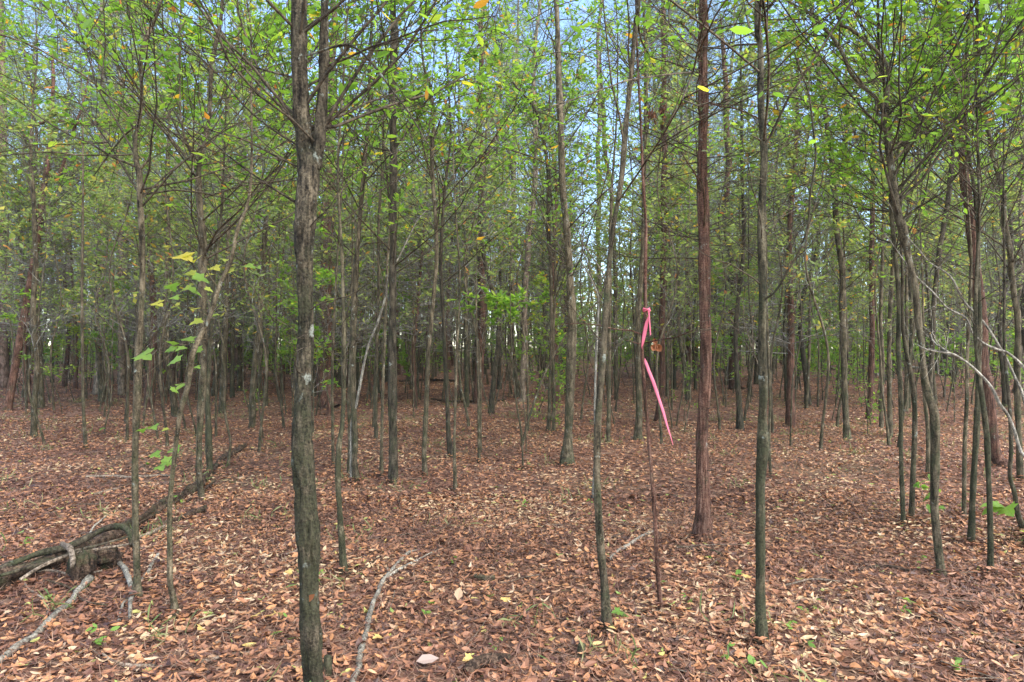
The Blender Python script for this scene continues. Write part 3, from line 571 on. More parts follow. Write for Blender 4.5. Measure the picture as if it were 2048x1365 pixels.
tree('dead', 'pale grey sapling leaning right beneath the straight dark trunk', [(702,850,5.5),(713,809,5.5),(734,704,5.5),(755,651,5.1),(770,598,4.7),(782,550,3.9),(800,520,3.1),(835,450,2.3),(855,425,1.6)], D=8.3)
tree('hard', 'grey stem with a jog at knee height, first right of the straight dark trunk', [(850,952,10),(847,900,10),(850,840,10),(854,770,10),(858,710,10),(864,651,9),(871,580,9),(875,510,9),(873,440,9),(868,387,9),(865,316,9),(869,246,8),(862,180,7),(848,120,5)], H=9)
tree('dark', 'dark stem bowed to the left, standing left of the middle cedar', [(903,916,12),(898,870,11),(894,800,9),(890,740,9),(888,686,8),(884,616,8),(880,545,8),(884,450,7),(892,350,6),(900,250,5)], H=8)
tree('sap', 'pale thin stem rising beside the bowed dark stem', [(911,982,8),(910,885,6),(911,800,5.5),(913,700,5),(918,560,4)], H=5)
tree('sap', 'very thin olive stem before the middle dark cedar', [(958,926,6),(957,850,5),(957,780,5),(955,700,4)], H=3.4, leafy=.4)
tree('sap', 'thin stem showing against the open litter right of the middle dark cedar', [(1046,940,4),(1045,900,4),(1042,860,4),(1030,780,3)], H=3, leafy=.6)
# left side
tree('hard', 'slender tree with a sharp kink high up, beside the rotten log roots',
 [(277,1196,20),(274,1150,15),(271,1050,14),(270,960,13),(274,885,13),(272,862,14),(277,792,15),(272,721,15),(275,650,14),(277,545,13),(278,440,12),(277,400,11),(275,350,12),(264,318,11),(260,274,10),(270,235,9),(274,190,8),(276,105,8),(292,46,8),(316,0,6)],
 H=5.6, leafy=.8, br=[[(275,345,6),(292,316,5),(300,295,4),(302,280,3)],[(268,240,4),(225,200,4),(183,162,4),(134,134,3.5),(60,110,3),(0,84,2)],[(268,245,4),(225,262,4),(186,281,3.5),(145,300,3),(110,318,2)],[(266,309,4),(169,309,3.5),(105,313,3),(0,323,2.5)],[(278,60,4),(262,30,3),(250,0,2)]])
leafy_sapling = tree('sap', 'crooked sapling carrying large green lobed leaves, right of the kinked slender tree',
 [(350,1234,14),(347,1160,12),(344,1096,11),(344,1040,10),(347,990,10),(353,920,10),(362,870,10),(372,820,11),(387,774,11),(396,735,11),(402,715,12),(415,679,11),(436,640,9),(448,600,9),(456,570,8),(475,528,8),(486,490,7),(494,460,7),(506,425,6),(514,380,6),(519,320,5),(521,200,4),(524,90,3)], H=4.2, z0=2.4, leafy=.6,
 br=[[(456,585,3.5),(440,560,3),(428,530,2.5)],[(450,598,2.5),(475,560,2.2),(505,640,2)],[(436,640,3),(415,620,2.4),(390,600,2)]])
tree('hard', 'pale grey forked tree behind the crooked sapling', [(402,1004,14),(402,940,12),(403,885,13),(405,840,15),(408,774,17),(410,700,17),(411,600,16),(412,540,16),(413,475,15),(410,420,13),(407,352,11),(413,320,10),(420,290,9),(426,211,9),(436,140,9),(450,53,8),(455,0,7)], H=8, forks=[[(406,360,8),(398,325,7),(389,299,6),(382,270,5),(378,200,4)]], leafy=1.0)
tree('moss', 'stem joined to the pale grey forked tree at knee height, right one', [(420,950,13),(420,900,12),(417,844,12),(413,790,11),(413,740,10),(418,640,8),(424,550,7),(432,430,6)], H=6)
tree('sap', 'very crooked thin vine like stem right of the pale forked tree', [(457,932,6),(459,885,5),(453,845,5),(446,800,5),(447,756,5),(442,710,4.5),(444,690,4),(436,668,3.5)], H=2.5, leafy=.0, dens=.5)
tree('hard', 'brown tree bending right towards the big tree, green tuft at its foot', [(506,856,13),(508,790,12),(512,720,12),(520,616,12),(527,510,11),(532,440,11),(538,404,10),(547,334,9),(562,281,8),(577,229,7),(590,170,5)], H=7.5)
tree('redpine', 'dark reddish pine trunk left of the brown bending tree', [(476,762,19),(480,651,17),(485,545,15),(487,440,14),(489,300,12)], H=17)
tree('pine', 'pinkish grey pine with straight rough trunk at the left of the stand', [(197,790,20),(199,700,17),(200,600,16),(200,500,15),(202,422,13),(204,281,11)], H=17)
tree('sap', 'thin stem standing alone before the pinkish grey pine', [(171,898,7),(169,800,6),(168,730,6),(170,600,6),(172,480,5)], H=7)
tree('pine', 'blotched pine trunk left of the kinked slender tree', [(243,792,14),(244,686,13),(243,545,12),(242,440,10)], H=16)
tree('cedar', 'reddish trunk leaning right with its fork high, leftmost in view', [(12,822,17),(18,780,16),(27,730,16),(39,651,15),(53,563,15),(63,510,14),(74,450,14),(79,387,13),(85,316,11),(89,250,10),(91,176,8),(93,88,6)], H=10, dens=.7, br=[[(90,238,9),(160,242,9),(230,238,7),(290,236,6),(335,231,4)],[(89,238,8),(40,241,7),(-20,240,6)]], forks=[[(84,345,8),(98,360,7),(112,334,7),(123,290,6),(134,246,6),(150,190,4)]])
tree('hard', 'brown straight stem crossing the leaning reddish trunk', [(68,874,12),(70,800,11),(71,700,11),(72,600,11),(73,510,10),(76,420,9)], H=8)
tree('hard', 'slim stem rising by the leaning reddish trunk at the far left', [(54,800,12),(50,700,11),(44,560,10),(39,457,9),(35,387,8),(41,330,7),(44,250,5)], H=9)
tree('dark', 'dark trunk standing far back at the left edge', [(12,765,14),(11,640,12),(9,560,11),(6,420,10)], H=12)
tree('pine', 'grey pine trunk far back between the leftmost stems and the pinkish pine', [(140,758,17),(139,640,14),(137,520,12)], H=16)
tree('redpine', 'rusty brown pine trunk behind the large lobed leaves', [(345,770,15),(344,650,13),(342,545,12),(340,420,10)], H=15)
tree('pine', 'slim distant pine just right of the large lobed leaves', [(367,748,10),(366,640,9),(364,500,8)], H=15)
tree('hard', 'bent brown stem short of the distant pines left of the kinked tree', [(115,752,7),(113,700,6),(111,600,6)], H=9)

def bank_leaves():                             # litter drifted up against the nearer trunks
    r = np.random.default_rng(61); G = Geo()
    for hx, hy in HERO:
        if hy > 11: continue
        n = 80; a = r.random(n)*6.283; q = .02 + .12*r.random(n)**1.3; x = hx + np.cos(a)*(q + .03); y = hy + np.sin(a)*(q + .03)
        k = G.n; litter_leaves(G, r, x, y, .95, hi=True); dz = (.055*(1 - q/.14)).repeat(6); G.v[-1][:, 2] += dz
    tag(obj('banked_leaves', G.mesh('banked_leaves', DRY, smooth=False)), 'fallen leaves drifted up against the feet of the nearer trunks', 'leaf litter', kind='stuff')
bank_leaves()
# ------------------------------------------------------------------ background trees: a few kinds, copied part by part
def proto(kind, name, H, dia, label, group, seed, **kw):
    r = np.random.default_rng(seed); st = STYLE[kind]
    n = 26; z = np.linspace(-.1, H, n); lean = r.normal(size=2)*.02*H; w = noise2(r, n, 3, 4, 3)*(.10 if kind in ('hard', 'sap', 'dark', 'thin') else .05)
    C = np.stack([lean[0]*np.clip(z/H, 0, 1)**1.5 + w[:, 0], lean[1]*np.clip(z/H, 0, 1)**1.5 + w[:, 1], z], 1); C[:, :2] -= C[1, :2]
    rad = dia/2*(1 - .88*np.clip(z/H, 0, 1)**(1.1 if 'pine' in kind else .9)); rad[0] *= 1.4; rad[1] *= 1.15
    if n: f = spline(np.column_stack([C, rad]), .3); C, rad = f[:, :3], f[:, 3]
    T_ = Geo(); R = rad[:, None]*(1 + .09*noise2(r, len(C), 7, H*3, 7)); tubes(T_, C[None], R[None], 7)
    G, GL = Geo(), Geo(); lm = LEAF_B
    if kind in ('hard', 'dark', 'moss'):
        grow(r, G, GL, C, rad, 12, 1.6, 3.4, .7, sub=3, subsub=1, leafy=.3, leaf_z=(1.5, 4), nleaf=3, k=3, thin=1.3)
        grow(r, G, GL, C, rad, kw.get('nb', 42), kw.get('z0', 2.6), H, kw.get('bl', 2.0), sub=6, subsub=2, leafy=kw.get('leafy', 1), leaf_z=(1.6, 4.6), nleaf=kw.get('nl', 4), leaf_L=.10, aspect=.58, k=3, thin=1.4, odd=kw.get('odd', .05), tint=kw.get('tint', (0, .8)))
        lm = kw.get('lm', LEAF_B)
    elif kind == 'thin':
        grow(r, G, GL, C, rad, kw.get('nb', 26), H*.25, H, kw.get('bl', 1.0), sub=5, subsub=1, leafy=1, leaf_z=(1.8, 4.5), nleaf=9, leaf_L=.085, aspect=.55, k=3, thin=1.1, ang=(.2, 1.0), odd=.08)
    elif kind == 'sap':
        grow(r, G, GL, C, rad, kw.get('nb', 26), H*.18, H, kw.get('bl', .75), sub=5, subsub=1, leafy=1, leaf_z=(.2, 1.0), nleaf=kw.get('nl', 6), leaf_L=.10, aspect=.5, k=3, thin=1.0, ang=(.1, .8), tint=kw.get('tint', (.1, .8)), odd=.03)
        lm = kw.get('lm', LEAF)
    elif kind == 'cedar':
        grow(r, G, GL, C, rad, 120, 1.3, H*.75, 1.5, up=.08, ang=(-.15, .5), sub=6, subsub=1, leafy=0, thin=1.5, wob=.12, k=3)
        grow(r, G, GL, C, rad, 46, H*.38, H, 1.6, up=.2, ang=(0, .6), sub=7, subsub=1, leafy=.9, leaf_z=(2.5, 5.0), nleaf=6, leaf_L=.13, aspect=.34, thin=1.3, k=3); lm = CEDARN
    else:
        grow(r, G, GL, C, rad, 34, 2.2, H*.55, 1.1, up=0, ang=(-.2, .4), sub=3, subsub=1, leafy=0, thin=2.0, k=3)
        B = grow(r, G, Geo(), C, rad, 50, H*.45, H, 2.8, up=.25, ang=(0, .7), sub=5, subsub=0, leafy=0, thin=2.2, k=3)
        m = 260; p, q = at(B, r.integers(0, len(B), m), .4 + .6*r.random(m)); needles(r, GL, p + rdir(r, m)*.35, 22, R=.34, L=.2, W=.022); lm = NEEDLE
    root = obj(name, None); tag(root, label, 'sapling' if kind == 'sap' else 'tree', group)
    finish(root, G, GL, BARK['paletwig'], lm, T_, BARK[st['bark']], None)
    return root

def copy_tree(o, loc, rz, s):
    c = o.copy(); col.objects.link(c); c.location = loc; c.rotation_euler = (0, 0, rz); c.scale = (s, s, s)
    for ch in o.children:
        d = ch.copy(); col.objects.link(d); d.parent = c
    return c

rb = np.random.default_rng(77); used = [(a, b) for a, b in HERO]
def spots(n, dmin, dmax, gap, pw=1.6, reject=None, spread=1.0):
    out = []; tries = 0
    while len(out) < n and tries < 20000:
        tries += 1; d = dmin + (dmax - dmin)*rb.random()**(1/pw); x = (rb.random()*2 - 1)*(.75*spread*d + 1.2)
        px = 1024 + x/d*F
        if reject and reject(px, d): continue
        if all((x - a)**2 + (d - b)**2 > gap**2 for a, b in used): out.append((x, d)); used.append((x, d))
    return out
LAND = [(-400, 'left edge'), (72, 'leaning reddish trunk'), (197, 'pinkish grey pine'), (274, 'kinked slender tree'), (405, 'pale forked tree'), (515, 'brown bending tree'), (615, 'big forked tree'), (708, 'lichen grey stem'),
        (787, 'straight dark trunk'), (868, 'grey stem with a jog'), (960, 'middle dark cedar'), (1050, 'bluish pine'), (1140, 'middle grey tree'), (1212, 'slim bending tree'), (1322, 'ribbon sapling'),
        (1410, 'straight red cedar'), (1468, 'bristling cedar'), (1522, 'dark mossy tree'), (1590, 'faintly curved thin tree'), (1685, 'curving grey tree'), (1741, 'bright reddish cedar'), (1815, 'pair of thin stems'), (1880, 'crooked two limbed tree'),
        (1985, 'leaning red cedar'), (2500, 'right edge')]
ORD = ['nearest', 'second nearest', 'third nearest', 'fourth nearest', 'fifth nearest', 'sixth nearest', 'seventh nearest', 'eighth nearest', 'ninth nearest', 'tenth nearest', 'eleventh nearest', 'twelfth nearest',
       'thirteenth nearest', 'fourteenth nearest', 'fifteenth nearest', 'sixteenth nearest', 'seventeenth nearest', 'eighteenth nearest', 'nineteenth nearest', 'twentieth nearest', 'twenty-first nearest', 'twenty-second nearest', 'twenty-third nearest', 'twenty-fourth nearest', 'twenty-fifth nearest', 'twenty-sixth nearest', 'twenty-seventh nearest', 'twenty-eighth nearest', 'twenty-ninth nearest', 'thirtieth nearest']
def name_them(objs, what):                    # each is told by the two landmark trunks it is seen between and its order of distance
    cell = {}
    for o in objs:
        px = 1024 + o.location.x/o.location.y*F; k = max(i for i, l in enumerate(LAND) if l[0] <= max(px, -399)); cell.setdefault(min(k, len(LAND) - 2), []).append(o)
    for k, os_ in cell.items():
        os_.sort(key=lambda o: o.location.y); a, b = LAND[k][1], LAND[k + 1][1]
        for i, o in enumerate(os_): o['label'] = '%s %s between %s and %s' % (ORD[min(i, len(ORD) - 1)], what, a, b)
def place(protos, pos, what, s0=.85, s1=1.2):
    made = []
    for i, (x, d) in enumerate(pos):
        o = protos[i % len(protos)]; loc = (x, d, float(ground_z(x, d)) - .02); rz = rb.random()*6.28; s = s0 + (s1 - s0)*rb.random()
        if i < len(protos): o.location = loc; o.rotation_euler = (0, 0, rz); o.scale = (s, s, s); made.append(o)
        else: made.append(copy_tree(o, loc, rz, s))
    name_them(made, what)

def window(px, d):    # the two openings in the stand where the sky shows
    return ((1140 < px < 1275 or 1700 < px < 1775) and d > 15) or (1530 < px < 1690 and rb.random() < .6) or (px < 250 and d > 14 and rb.random() < .6)
gh, gc, gp, gs, gt = 'slim hardwoods farther back in the stand', 'red cedars farther back in the stand', 'tall pines far back in the stand', 'leafy saplings of the understory', 'slender bare stemmed trees filling the stand'
lh, lc, lp, ls = 'slim grey hardwood in the dense middle distance of the woods', 'reddish cedar with dead side twigs in the middle distance', 'tall rough barked pine in the far part of the woods', 'low leafy sapling among the trunks of the middle distance'
hp = [proto('hard', 'young_hardwood', 9.5, .10, lh, gh, 1), proto('hard', 'young_hardwood', 8, .075, lh, gh, 2, odd=.12, nb=36, lm=LEAF_Y, tint=(0, .6)), proto('dark', 'young_hardwood', 11, .14, lh, gh, 3, nb=50),
      proto('hard', 'young_hardwood', 7, .06, lh, gh, 4, nb=30, bl=1.5), proto('moss', 'young_hardwood', 10, .11, lh, gh, 5, nb=40, leafy=.7), proto('hard', 'young_hardwood', 12, .15, lh, gh, 6, nb=52, z0=4)]
cp = [proto('cedar', 'red_cedar', 9, .15, lc, gc, 11), proto('cedar', 'red_cedar', 11, .2, lc, gc, 12), proto('cedar', 'red_cedar', 7, .11, lc, gc, 13)]
pp = [proto('pine', 'pine_tree', 18, .30, lp, gp, 21), proto('redpine', 'pine_tree', 20, .34, lp, gp, 22), proto('pine', 'pine_tree', 16, .24, lp, gp, 23)]
sp_ = [proto('sap', 'sapling', 2.6, .022, ls, gs, 31), proto('sap', 'sapling', 1.7, .016, ls, gs, 32, nb=20, bl=.6), proto('sap', 'sapling', 3.8, .035, ls, gs, 33, nb=34), proto('sap', 'sapling', 3.0, .026, ls, gs, 34, lm=LEAF_Y, tint=(0, .7))]
place(hp, spots(288, 12.5, 48, .5, reject=window), 'slim background hardwood')
place(cp, spots(84, 14, 46, .9, reject=window), 'background cedar')
place(pp, spots(46, 20, 48, 1.4, reject=window), 'tall background pine')
STYLE['thin'] = dict(bark='grey')
tp = [proto('thin', 'slender_tree', 6.5, .040, lh, gt, 41), proto('thin', 'slender_tree', 5.2, .032, lh, gt, 42), proto('thin', 'slender_tree', 7.5, .050, lh, gt, 43, nb=32), proto('thin', 'slender_tree', 4.6, .028, lh, gt, 44, nb=20)]
place(tp, spots(292, 10, 30, .30, pw=1.4, reject=None), 'thin bare stemmed tree')
place(sp_, spots(285, 12, 46, .42, pw=1.9), 'leafy sapling')

def far_woods():
    r = np.random.default_rng(5); G = Geo(); n = 900
    d = 46 + 20*r.random(n); x = (r.random(n)*2 - 1)*(.78*d + 4); fpx = 1024 + x/d*F; z = ground_z(x, d) - .1; H = np.where(((fpx > 1140) & (fpx < 1275)) | ((fpx > 1540) & (fpx < 1780)), 6 + 4*r.random(n), 8 + 9*r.random(n))
    p = np.stack([np.stack([x + r.normal(size=n)*.25*k, d, z + H*k/4], 1) for k in range(5)], 1); rad = (.05 + .11*r.random(n)**2)[:, None]*np.linspace(1, .3, 5)
    tubes(G, p, rad, 5); a = G.mesh('far_woods', BARK['pine']); a.materials.append(LEAF_B); na = len(a.polygons)
    GL = Geo(); q = 42000; i = r.integers(0, n, q); h = r.random(q)**1.15; c = p[i, 0].copy(); c[:, 2] += H[i]*h
    rr = (1.1 + 1.0*h)*np.sqrt(r.random(q)); an = r.random(q)*6.283; c[:, 0] += np.cos(an)*rr*1.25; c[:, 1] += np.sin(an)*rr
    c[:, 2] = np.maximum(c[:, 2], .15)
    gap = (noise2(r, 40, 400, 20, 90)[(h*39).astype(int), ((x[i]/d[i] + 1)*199).astype(int) % 400] < 1.3) | ((h < .45) & (r.random(q) < .55))
    cp_ = 1024 + c[:, 0]/c[:, 1]*F; gap &= ~((cp_ < 560) & (c[:, 2] > 5.2) & (c[:, 2] < 9.5) & (r.random(q) < .75))
    c = c[gap]; m = len(c); L = .24 + .2*r.random(m); leaves(GL, c, rdir(r, m, .5), norm(np.array([0, 0, 1.]) + rdir(r, m)), L, L*.6, .8*r.beta(1.6, 1.9, m))
    b = GL.mesh('far', LEAF_B, smooth=False)
    o = obj('far_woods', a); tag(o, 'dense far edge of the woods closing the view behind the stand', 'woods', kind='stuff')
    # join the leaves to the trunks
    v1 = np.zeros(len(a.vertices)*3, np.float32); a.vertices.foreach_get('co', v1)
    M = Geo(); M.add(v1.reshape(-1, 3), np.concatenate([f for f in G.f if f.shape[1] == 4])); M.v += GL.v; M.f += [f + M.n for f in GL.f]; M.t += GL.t
    me = M.mesh('far_woods', BARK['pine'], smooth=False); me.materials.append(LEAF_B); k = len(M.f[0]); mi = np.zeros(len(me.polygons), np.int32); mi[k:] = 1
    me.polygons.foreach_set('material_index', mi); o.data = me; bpy.data.meshes.remove(a); bpy.data.meshes.remove(b)
far_woods()
# ------------------------------------------------------------------ logs, sticks, ribbon, cones, single leaves, seedlings
def gp_(px, py, lift=0.):
    d = depth_of(px, py); p = P(px, py, d); return p + np.array([0, 0, lift]), d
def stick(name, label, pts, mat='stick', cat='stick', forks=(), lift=.015, k=9, rough=.12, group=None, seed=3):
    """pts: (column, row, width[, lift in metres]) on the ground"""
    r = np.random.default_rng(seed)
    def cv(q):
        o = []
        for t in q:
            l = t[3] if len(t) > 3 else 0; p, d = gp_(t[0], t[1]); w = t[2]/2/F*d; p[2] += w*.7 + lift*.5
            if l: p = P(t[0], t[1], l); 
            o.append([*p, w])
        return np.array(o)
    def skin(q):
        S = spline(q, .03); n = len(S); G = Geo(); S[:, :3] += noise2(r, n, 3, max(2, n/5), 3)*S[:, 3:4].mean()*.25
        R = S[:, 3:4]*(1 + rough*noise2(r, n, k, max(3, n/3), k*.6) + rough*.8*noise2(r, n, 1, max(3, n/6), 3)); tubes(G, S[None, :, :3], R[None], k); return G
    A = cv(pts); G = skin(A); org = A[0, :3].copy()
    if forks:
        root = obj(name, None, None, org); root.empty_display_size = .1; obj('stem', G.mesh('stem', BARK[mat], origin=org), root)
        for f in forks: obj('branch', skin(cv(f)).mesh('branch', BARK[mat], origin=org), root)
    else: root = obj(name, G.mesh(name, BARK[mat], origin=org), None, org)
    return tag(root, label, cat, group)

stick('fallen_stick', 'long pale forked stick running up from the bottom edge', [(697,1420,15),(712,1350,13),(722,1310,12),(735,1255,11),(750,1205,9.5),(768,1168,8.5),(790,1138,6.5),(815,1112,6),(840,1103,4)], 'dead', forks=[[(775,1160,7),(800,1142,6),(840,1122,5),(885,1099,3)],[(773,1163,6),(776,1150,5),(775,1140,4)]])
stick('fallen_stick', 'thick straight grey stick in the lower left corner', [(-30,1352,15),(0,1330,15),(40,1298,15),(85,1262,14),(130,1218,14),(160,1187,13),(182,1165,14)], 'dead')
stick('fallen_stick', 'long thin bowed stick near the bottom edge left of the big tree', [(205,1312,5),(230,1330,7),(260,1336,8),(320,1338,7),(380,1334,6),(420,1325,6),(470,1312,5),(530,1308,4),(570,1298,3)], 'stick')
stick('fallen_branch', 'pale curved branch arching down in front of the rotten log', [(172,1092,5),(190,1105,6),(211,1117,8),(228,1128,9),(243,1142,10),(253,1160,10),(262,1184,9),(263,1215,8),(260,1247,7)], 'dead', cat='branch', forks=[[(175,1090,5),(185,1065,4),(200,1050,4),(215,1038,3)]], lift=.05)
stick('fallen_branch', 'thin pale forked branch slanting beside the kinked slender tree', [(316,1114,7),(300,1140,7),(282,1165,6),(262,1190,6),(246,1215,6),(239,1247,5)], 'dead', cat='branch')
stick('fallen_stick', 'pale stick between the slim bending tree and the ribbon sapling', [(1216,1124,6),(1235,1108,7),(1262,1090,7),(1285,1076,6),(1306,1066,5)], 'dead')
stick('fallen_stick', 'dark stick lying level on the litter above the rotten log', [(172,957,5),(220,956,6),(270,958,6),(320,954,5),(345,957,4)], 'stick')
stick('fallen_stick', 'short stick slanting just above the rotten log', [(186,994,6),(215,986,6),(246,978,5)], 'stick')
stick('fallen_branch', 'broken branch with dark knobbed end right of the rotten log', [(282,1066,10),(310,1056,10),(345,1046,10),(375,1036,11),(400,1028,16),(411,1027,20)], 'rot', cat='branch')
stick('fallen_stick', 'thin curved vine on the litter under the rotten log', [(33,1143,3),(45,1168,4),(70,1190,4),(92,1205,4),(97,1222,3),(88,1242,3)], 'dead')
stick('fallen_stick', 'short dark twig lying near the bottom centre', [(835,1298,4),(862,1280,5),(888,1266,4)], 'rot')
stick('fallen_stick', 'dark stick in the litter right of the reddish cedar foot', [(1348,1096,6),(1380,1102,8),(1412,1106,9),(1445,1113,8)], 'rot')
stick('fallen_stick', 'dark stick with pale broken end at the lower right', [(1815,1208,5),(1840,1222,7),(1870,1238,8),(1900,1254,7)], 'rot')
stick('fallen_log', 'pale fallen log lying across the far clearing at the right', [(1590,734,5),(1640,736,5),(1700,744,6),(1755,751,7)], 'dead', cat='log')
stick('fallen_log', 'second pale log lying level on the far clearing behind the arching sapling', [(1775,737,4),(1840,738,5),(1920,737,5),(2010,737,5)], 'dead', cat='log')
stick('fallen_log', 'dark fallen pole on the ground behind the bowed dark stem', [(798,765,5),(850,762,5),(912,764,4)], 'rot', cat='log')
stick('fallen_log', 'thin dark branch on the ground at the foot of the middle cedar', [(862,800,4),(920,806,5),(1010,803,4)], 'rot', cat='branch')
for i, (lab, pts) in enumerate([('thin grey limb lying along the lower side of the rotten log', [(20,1168,5),(90,1150,6),(150,1160,5),(205,1150,4)]), ('bent dark twig below the rotten log roots', [(95,1170,4),(140,1185,5),(170,1212,4),(215,1220,3)]),
        ('dark broken limb beside the middle of the rotten log', [(262,1088,7),(300,1075,7),(330,1060,5)]), ('slim pale stick resting near the far end of the rotten log', [(372,1012,5),(410,985,5),(430,968,4)]),
        ('crooked dark stick on the litter left of the lone mossy stem', [(560,1120,4),(590,1112,5),(600,1100,4)]), ('thin stick on the litter between the lone mossy stem and the long pale stick', [(690,1158,4),(720,1148,4),(762,1120,3)]),
        ('thin grey stick on the litter right of the dark mossy tree', [(1570,1180,4),(1620,1168,5),(1680,1172,4)]), ('dark stick lying before the crooked two limbed tree', [(1700,1150,4),(1760,1142,6),(1820,1150,5)])]):
    stick('fallen_stick', lab, pts, ('stick', 'rot')[i % 2], lift=.05, seed=40 + i)
# leaning log, one end raised
def pole(name, label, a, b, w0, w1, mat, cat):
    r = np.random.default_rng(9); A = P(*a); B = P(*b); t = np.linspace(0, 1, 14)[:, None]; C = A*(1 - t) + B*t + noise2(r, 14, 3, 5, 3)*.02
    G = Geo(); R = np.linspace(w0/2/F*a[2], w1/2/F*b[2], 14)[:, None]*(1 + .1*noise2(r, 14, 8, 6, 6)); tubes(G, C[None], R[None], 8)
    return tag(obj(name, G.mesh(name, BARK[mat], origin=C[0]), None, C[0]), label, cat)
pole('leaning_log', 'broken pole propped slanting left of the straight red cedar', (1340, 708, 30), (1402, 740, 33), 7, 9, 'rot', 'log')

# rotten log with arched root
def rotten_log():
    r = np.random.default_rng(4)
    pts = [(-60,1182,52),(0,1162,50),(60,1142,46),(120,1120,42),(180,1094,34),(240,1064,32),(290,1036,28),(330,1008,26),(370,988,22),(395,972,24),(420,944,17),(450,915,16),(475,902,13),(492,889,11)]
    q = np.array([[*gp_(a, b + w*.28)[0], w/2/F*depth_of(a, b + w*.3)*.78] for a, b, w in pts]); q[:, 2] += q[:, 3]*.62
    S = spline(q, .03); n = len(S); k = 30; G = Geo()
    nz = noise2(r, n, k, n/7, 9)*.16 + (np.abs(noise2(r, n, k, n/14, 13))*-.45 + .2) + noise2(r, n, 1, n/9, 3)*.12 + noise2(r, n, k, n/2, k)*.04
    tubes(G, S[None, :, :3], (S[:, 3:4]*(1 + nz))[None], k)
    org = q[1, :3].copy(); root = obj('rotten_log', None, None, org); root.empty_display_size = .3
    tag(root, 'long rotten fallen log with arched root, lying at the left', 'log')
    obj('trunk', G.mesh('trunk', BARK['rot'], origin=org), root)
    def part(nm, pts, mat, lift):
        w = np.array([[*(P(a, b, D_)), c/2/F*D_] for a, b, c, D_ in pts]); S = spline(w, .02); n = len(S); G = Geo()
        R = S[:, 3:4]*(1 + .12*noise2(r, n, 12, n/4, 7) + .1*noise2(r, n, 1, n/8, 3)); tubes(G, S[None, :, :3], R[None], 12); obj(nm, G.mesh(nm, BARK[mat], origin=org), root)
    part('root', [(-30,1150,10,4.55),(0,1138,11,4.6),(70,1110,12,4.8),(141,1092,13,5.0),(176,1075,13,5.15),(211,1057,13,5.3),(243,1054,12,5.35),(258,1066,11,5.3),(265,1092,9,5.25)], 'dark', 0)
    part('root', [(0,1152,6,4.4),(60,1135,7,4.55),(100,1122,7,4.65),(150,1104,7,4.8),(200,1090,5,4.95),(256,1074,4,5.1)], 'dark', 0)
    part('root', [(40,1160,6,4.4),(80,1135,6,4.5),(135,1112,6,4.65),(190,1100,5,4.8),(262,1088,5,4.95)], 'stick', 0)
    part('root', [(124,1088,8,4.75),(140,1098,12,4.6),(146,1120,11,4.5),(143,1135,6,4.45)], 'stick', 0)
    # clods held in the roots
    for cx, cy, w, h, D_ in ((158,1138,50,62,4.6),(210,1118,54,46,4.85)):
        c = P(cx, cy, D_); G = Geo(); nu, nv = 26, 16; u = np.linspace(0, 2*math.pi, nu, endpoint=False); vv = np.linspace(.02, math.pi - .02, nv)
        nn = 1 + .22*noise2(r, nv, nu, 6, 8) + .14*noise2(r, nv, nu, 12, 18)
        X = np.sin(vv)[:, None]*np.cos(u)*w/2/F*D_*nn + c[0]; Y = np.sin(vv)[:, None]*np.sin(u)*w/2.4/F*D_*nn + c[1] + .03; Z = np.cos(vv)[:, None]*h/2/F*D_*nn + c[2]
        i = np.arange(nv - 1)[:, None]; j = np.arange(nu)[None]; f = np.stack([i*nu + j, i*nu + (j + 1) % nu, (i + 1)*nu + (j + 1) % nu, (i + 1)*nu + j], -1).reshape(-1, 4)
        G.add(np.stack([X, Y, Z], -1).reshape(-1, 3), f); obj('clod', G.mesh('clod', BARK['rot'], origin=org), root)
rotten_log()
stick('bark_piece', 'flat piece of weathered bark at the bottom edge', [(925,1352,14),(955,1340,24),(985,1332,26),(1010,1325,14)], 'rot', cat='bark', rough=.25)
stick('bark_piece', 'small curl of dark bark on the leaves under the pine cones', [(948,1158,10),(965,1163,13),(985,1164,11)], 'rot', cat='bark', rough=.25)
def stub(label, px, py, w, h):
    p, d = gp_(px, py); G = Geo(); r = np.random.default_rng(2); z = np.linspace(-.03, h/F*d, 9); C = np.stack([0*z, 0*z, z], 1) + p
    R = (w/2/F*d)*np.linspace(1.15, .85, 9)[:, None]*(1 + .12*noise2(r, 9, 12, 5, 7)); tubes(G, C[None], R[None], 12)
    tag(obj('stump', G.mesh('stump', BARK['moss'], origin=p), None, p), label, 'stump')
stub('tiny cut stump on the litter below the slim bending tree', 1163, 1312, 17, 24)
stub('small mossy stub hugging the foot of the big forked tree', 655, 1350, 17, 38)

# pink ribbon
RIB = plain('pink_ribbon', (.88, .24, .34), .4, .5)
def strip(pts, D_, off=(0, 0)):
    q = np.array([[*P(a, b, D_ + o), w*.72/2/F*D_, tw] for a, b, w, o, tw in pts]); S = np.stack([spline(np.column_stack([q[:, :3], q[:, 3], q[:, 4]]), .012)])[0]
    t = norm(np.gradient(S[:, :3], axis=0)); fwd = np.array([0, 1., 0]); sd = norm(np.cross(t, np.broadcast_to(fwd, t.shape))); nn = np.cross(sd, t)
    a = S[:, 4:5]; e = sd*np.cos(a) + nn*np.sin(a); w = S[:, 3:4]; cup = nn*w*.35; G = Geo()
    V = np.stack([S[:, :3] - e*w, S[:, :3] + cup, S[:, :3] + e*w, S[:, :3] + e*w + nn*.0012, S[:, :3] + cup + nn*.0012, S[:, :3] - e*w + nn*.0012], 1); n = len(S)
    i = np.arange(n - 1)[:, None]; j = np.arange(6)[None]; f = np.stack([i*6 + j, i*6 + (j + 1) % 6, (i + 1)*6 + (j + 1) % 6, (i + 1)*6 + j], -1).reshape(-1, 4)
    G.add(V.reshape(-1, 3), f); return G
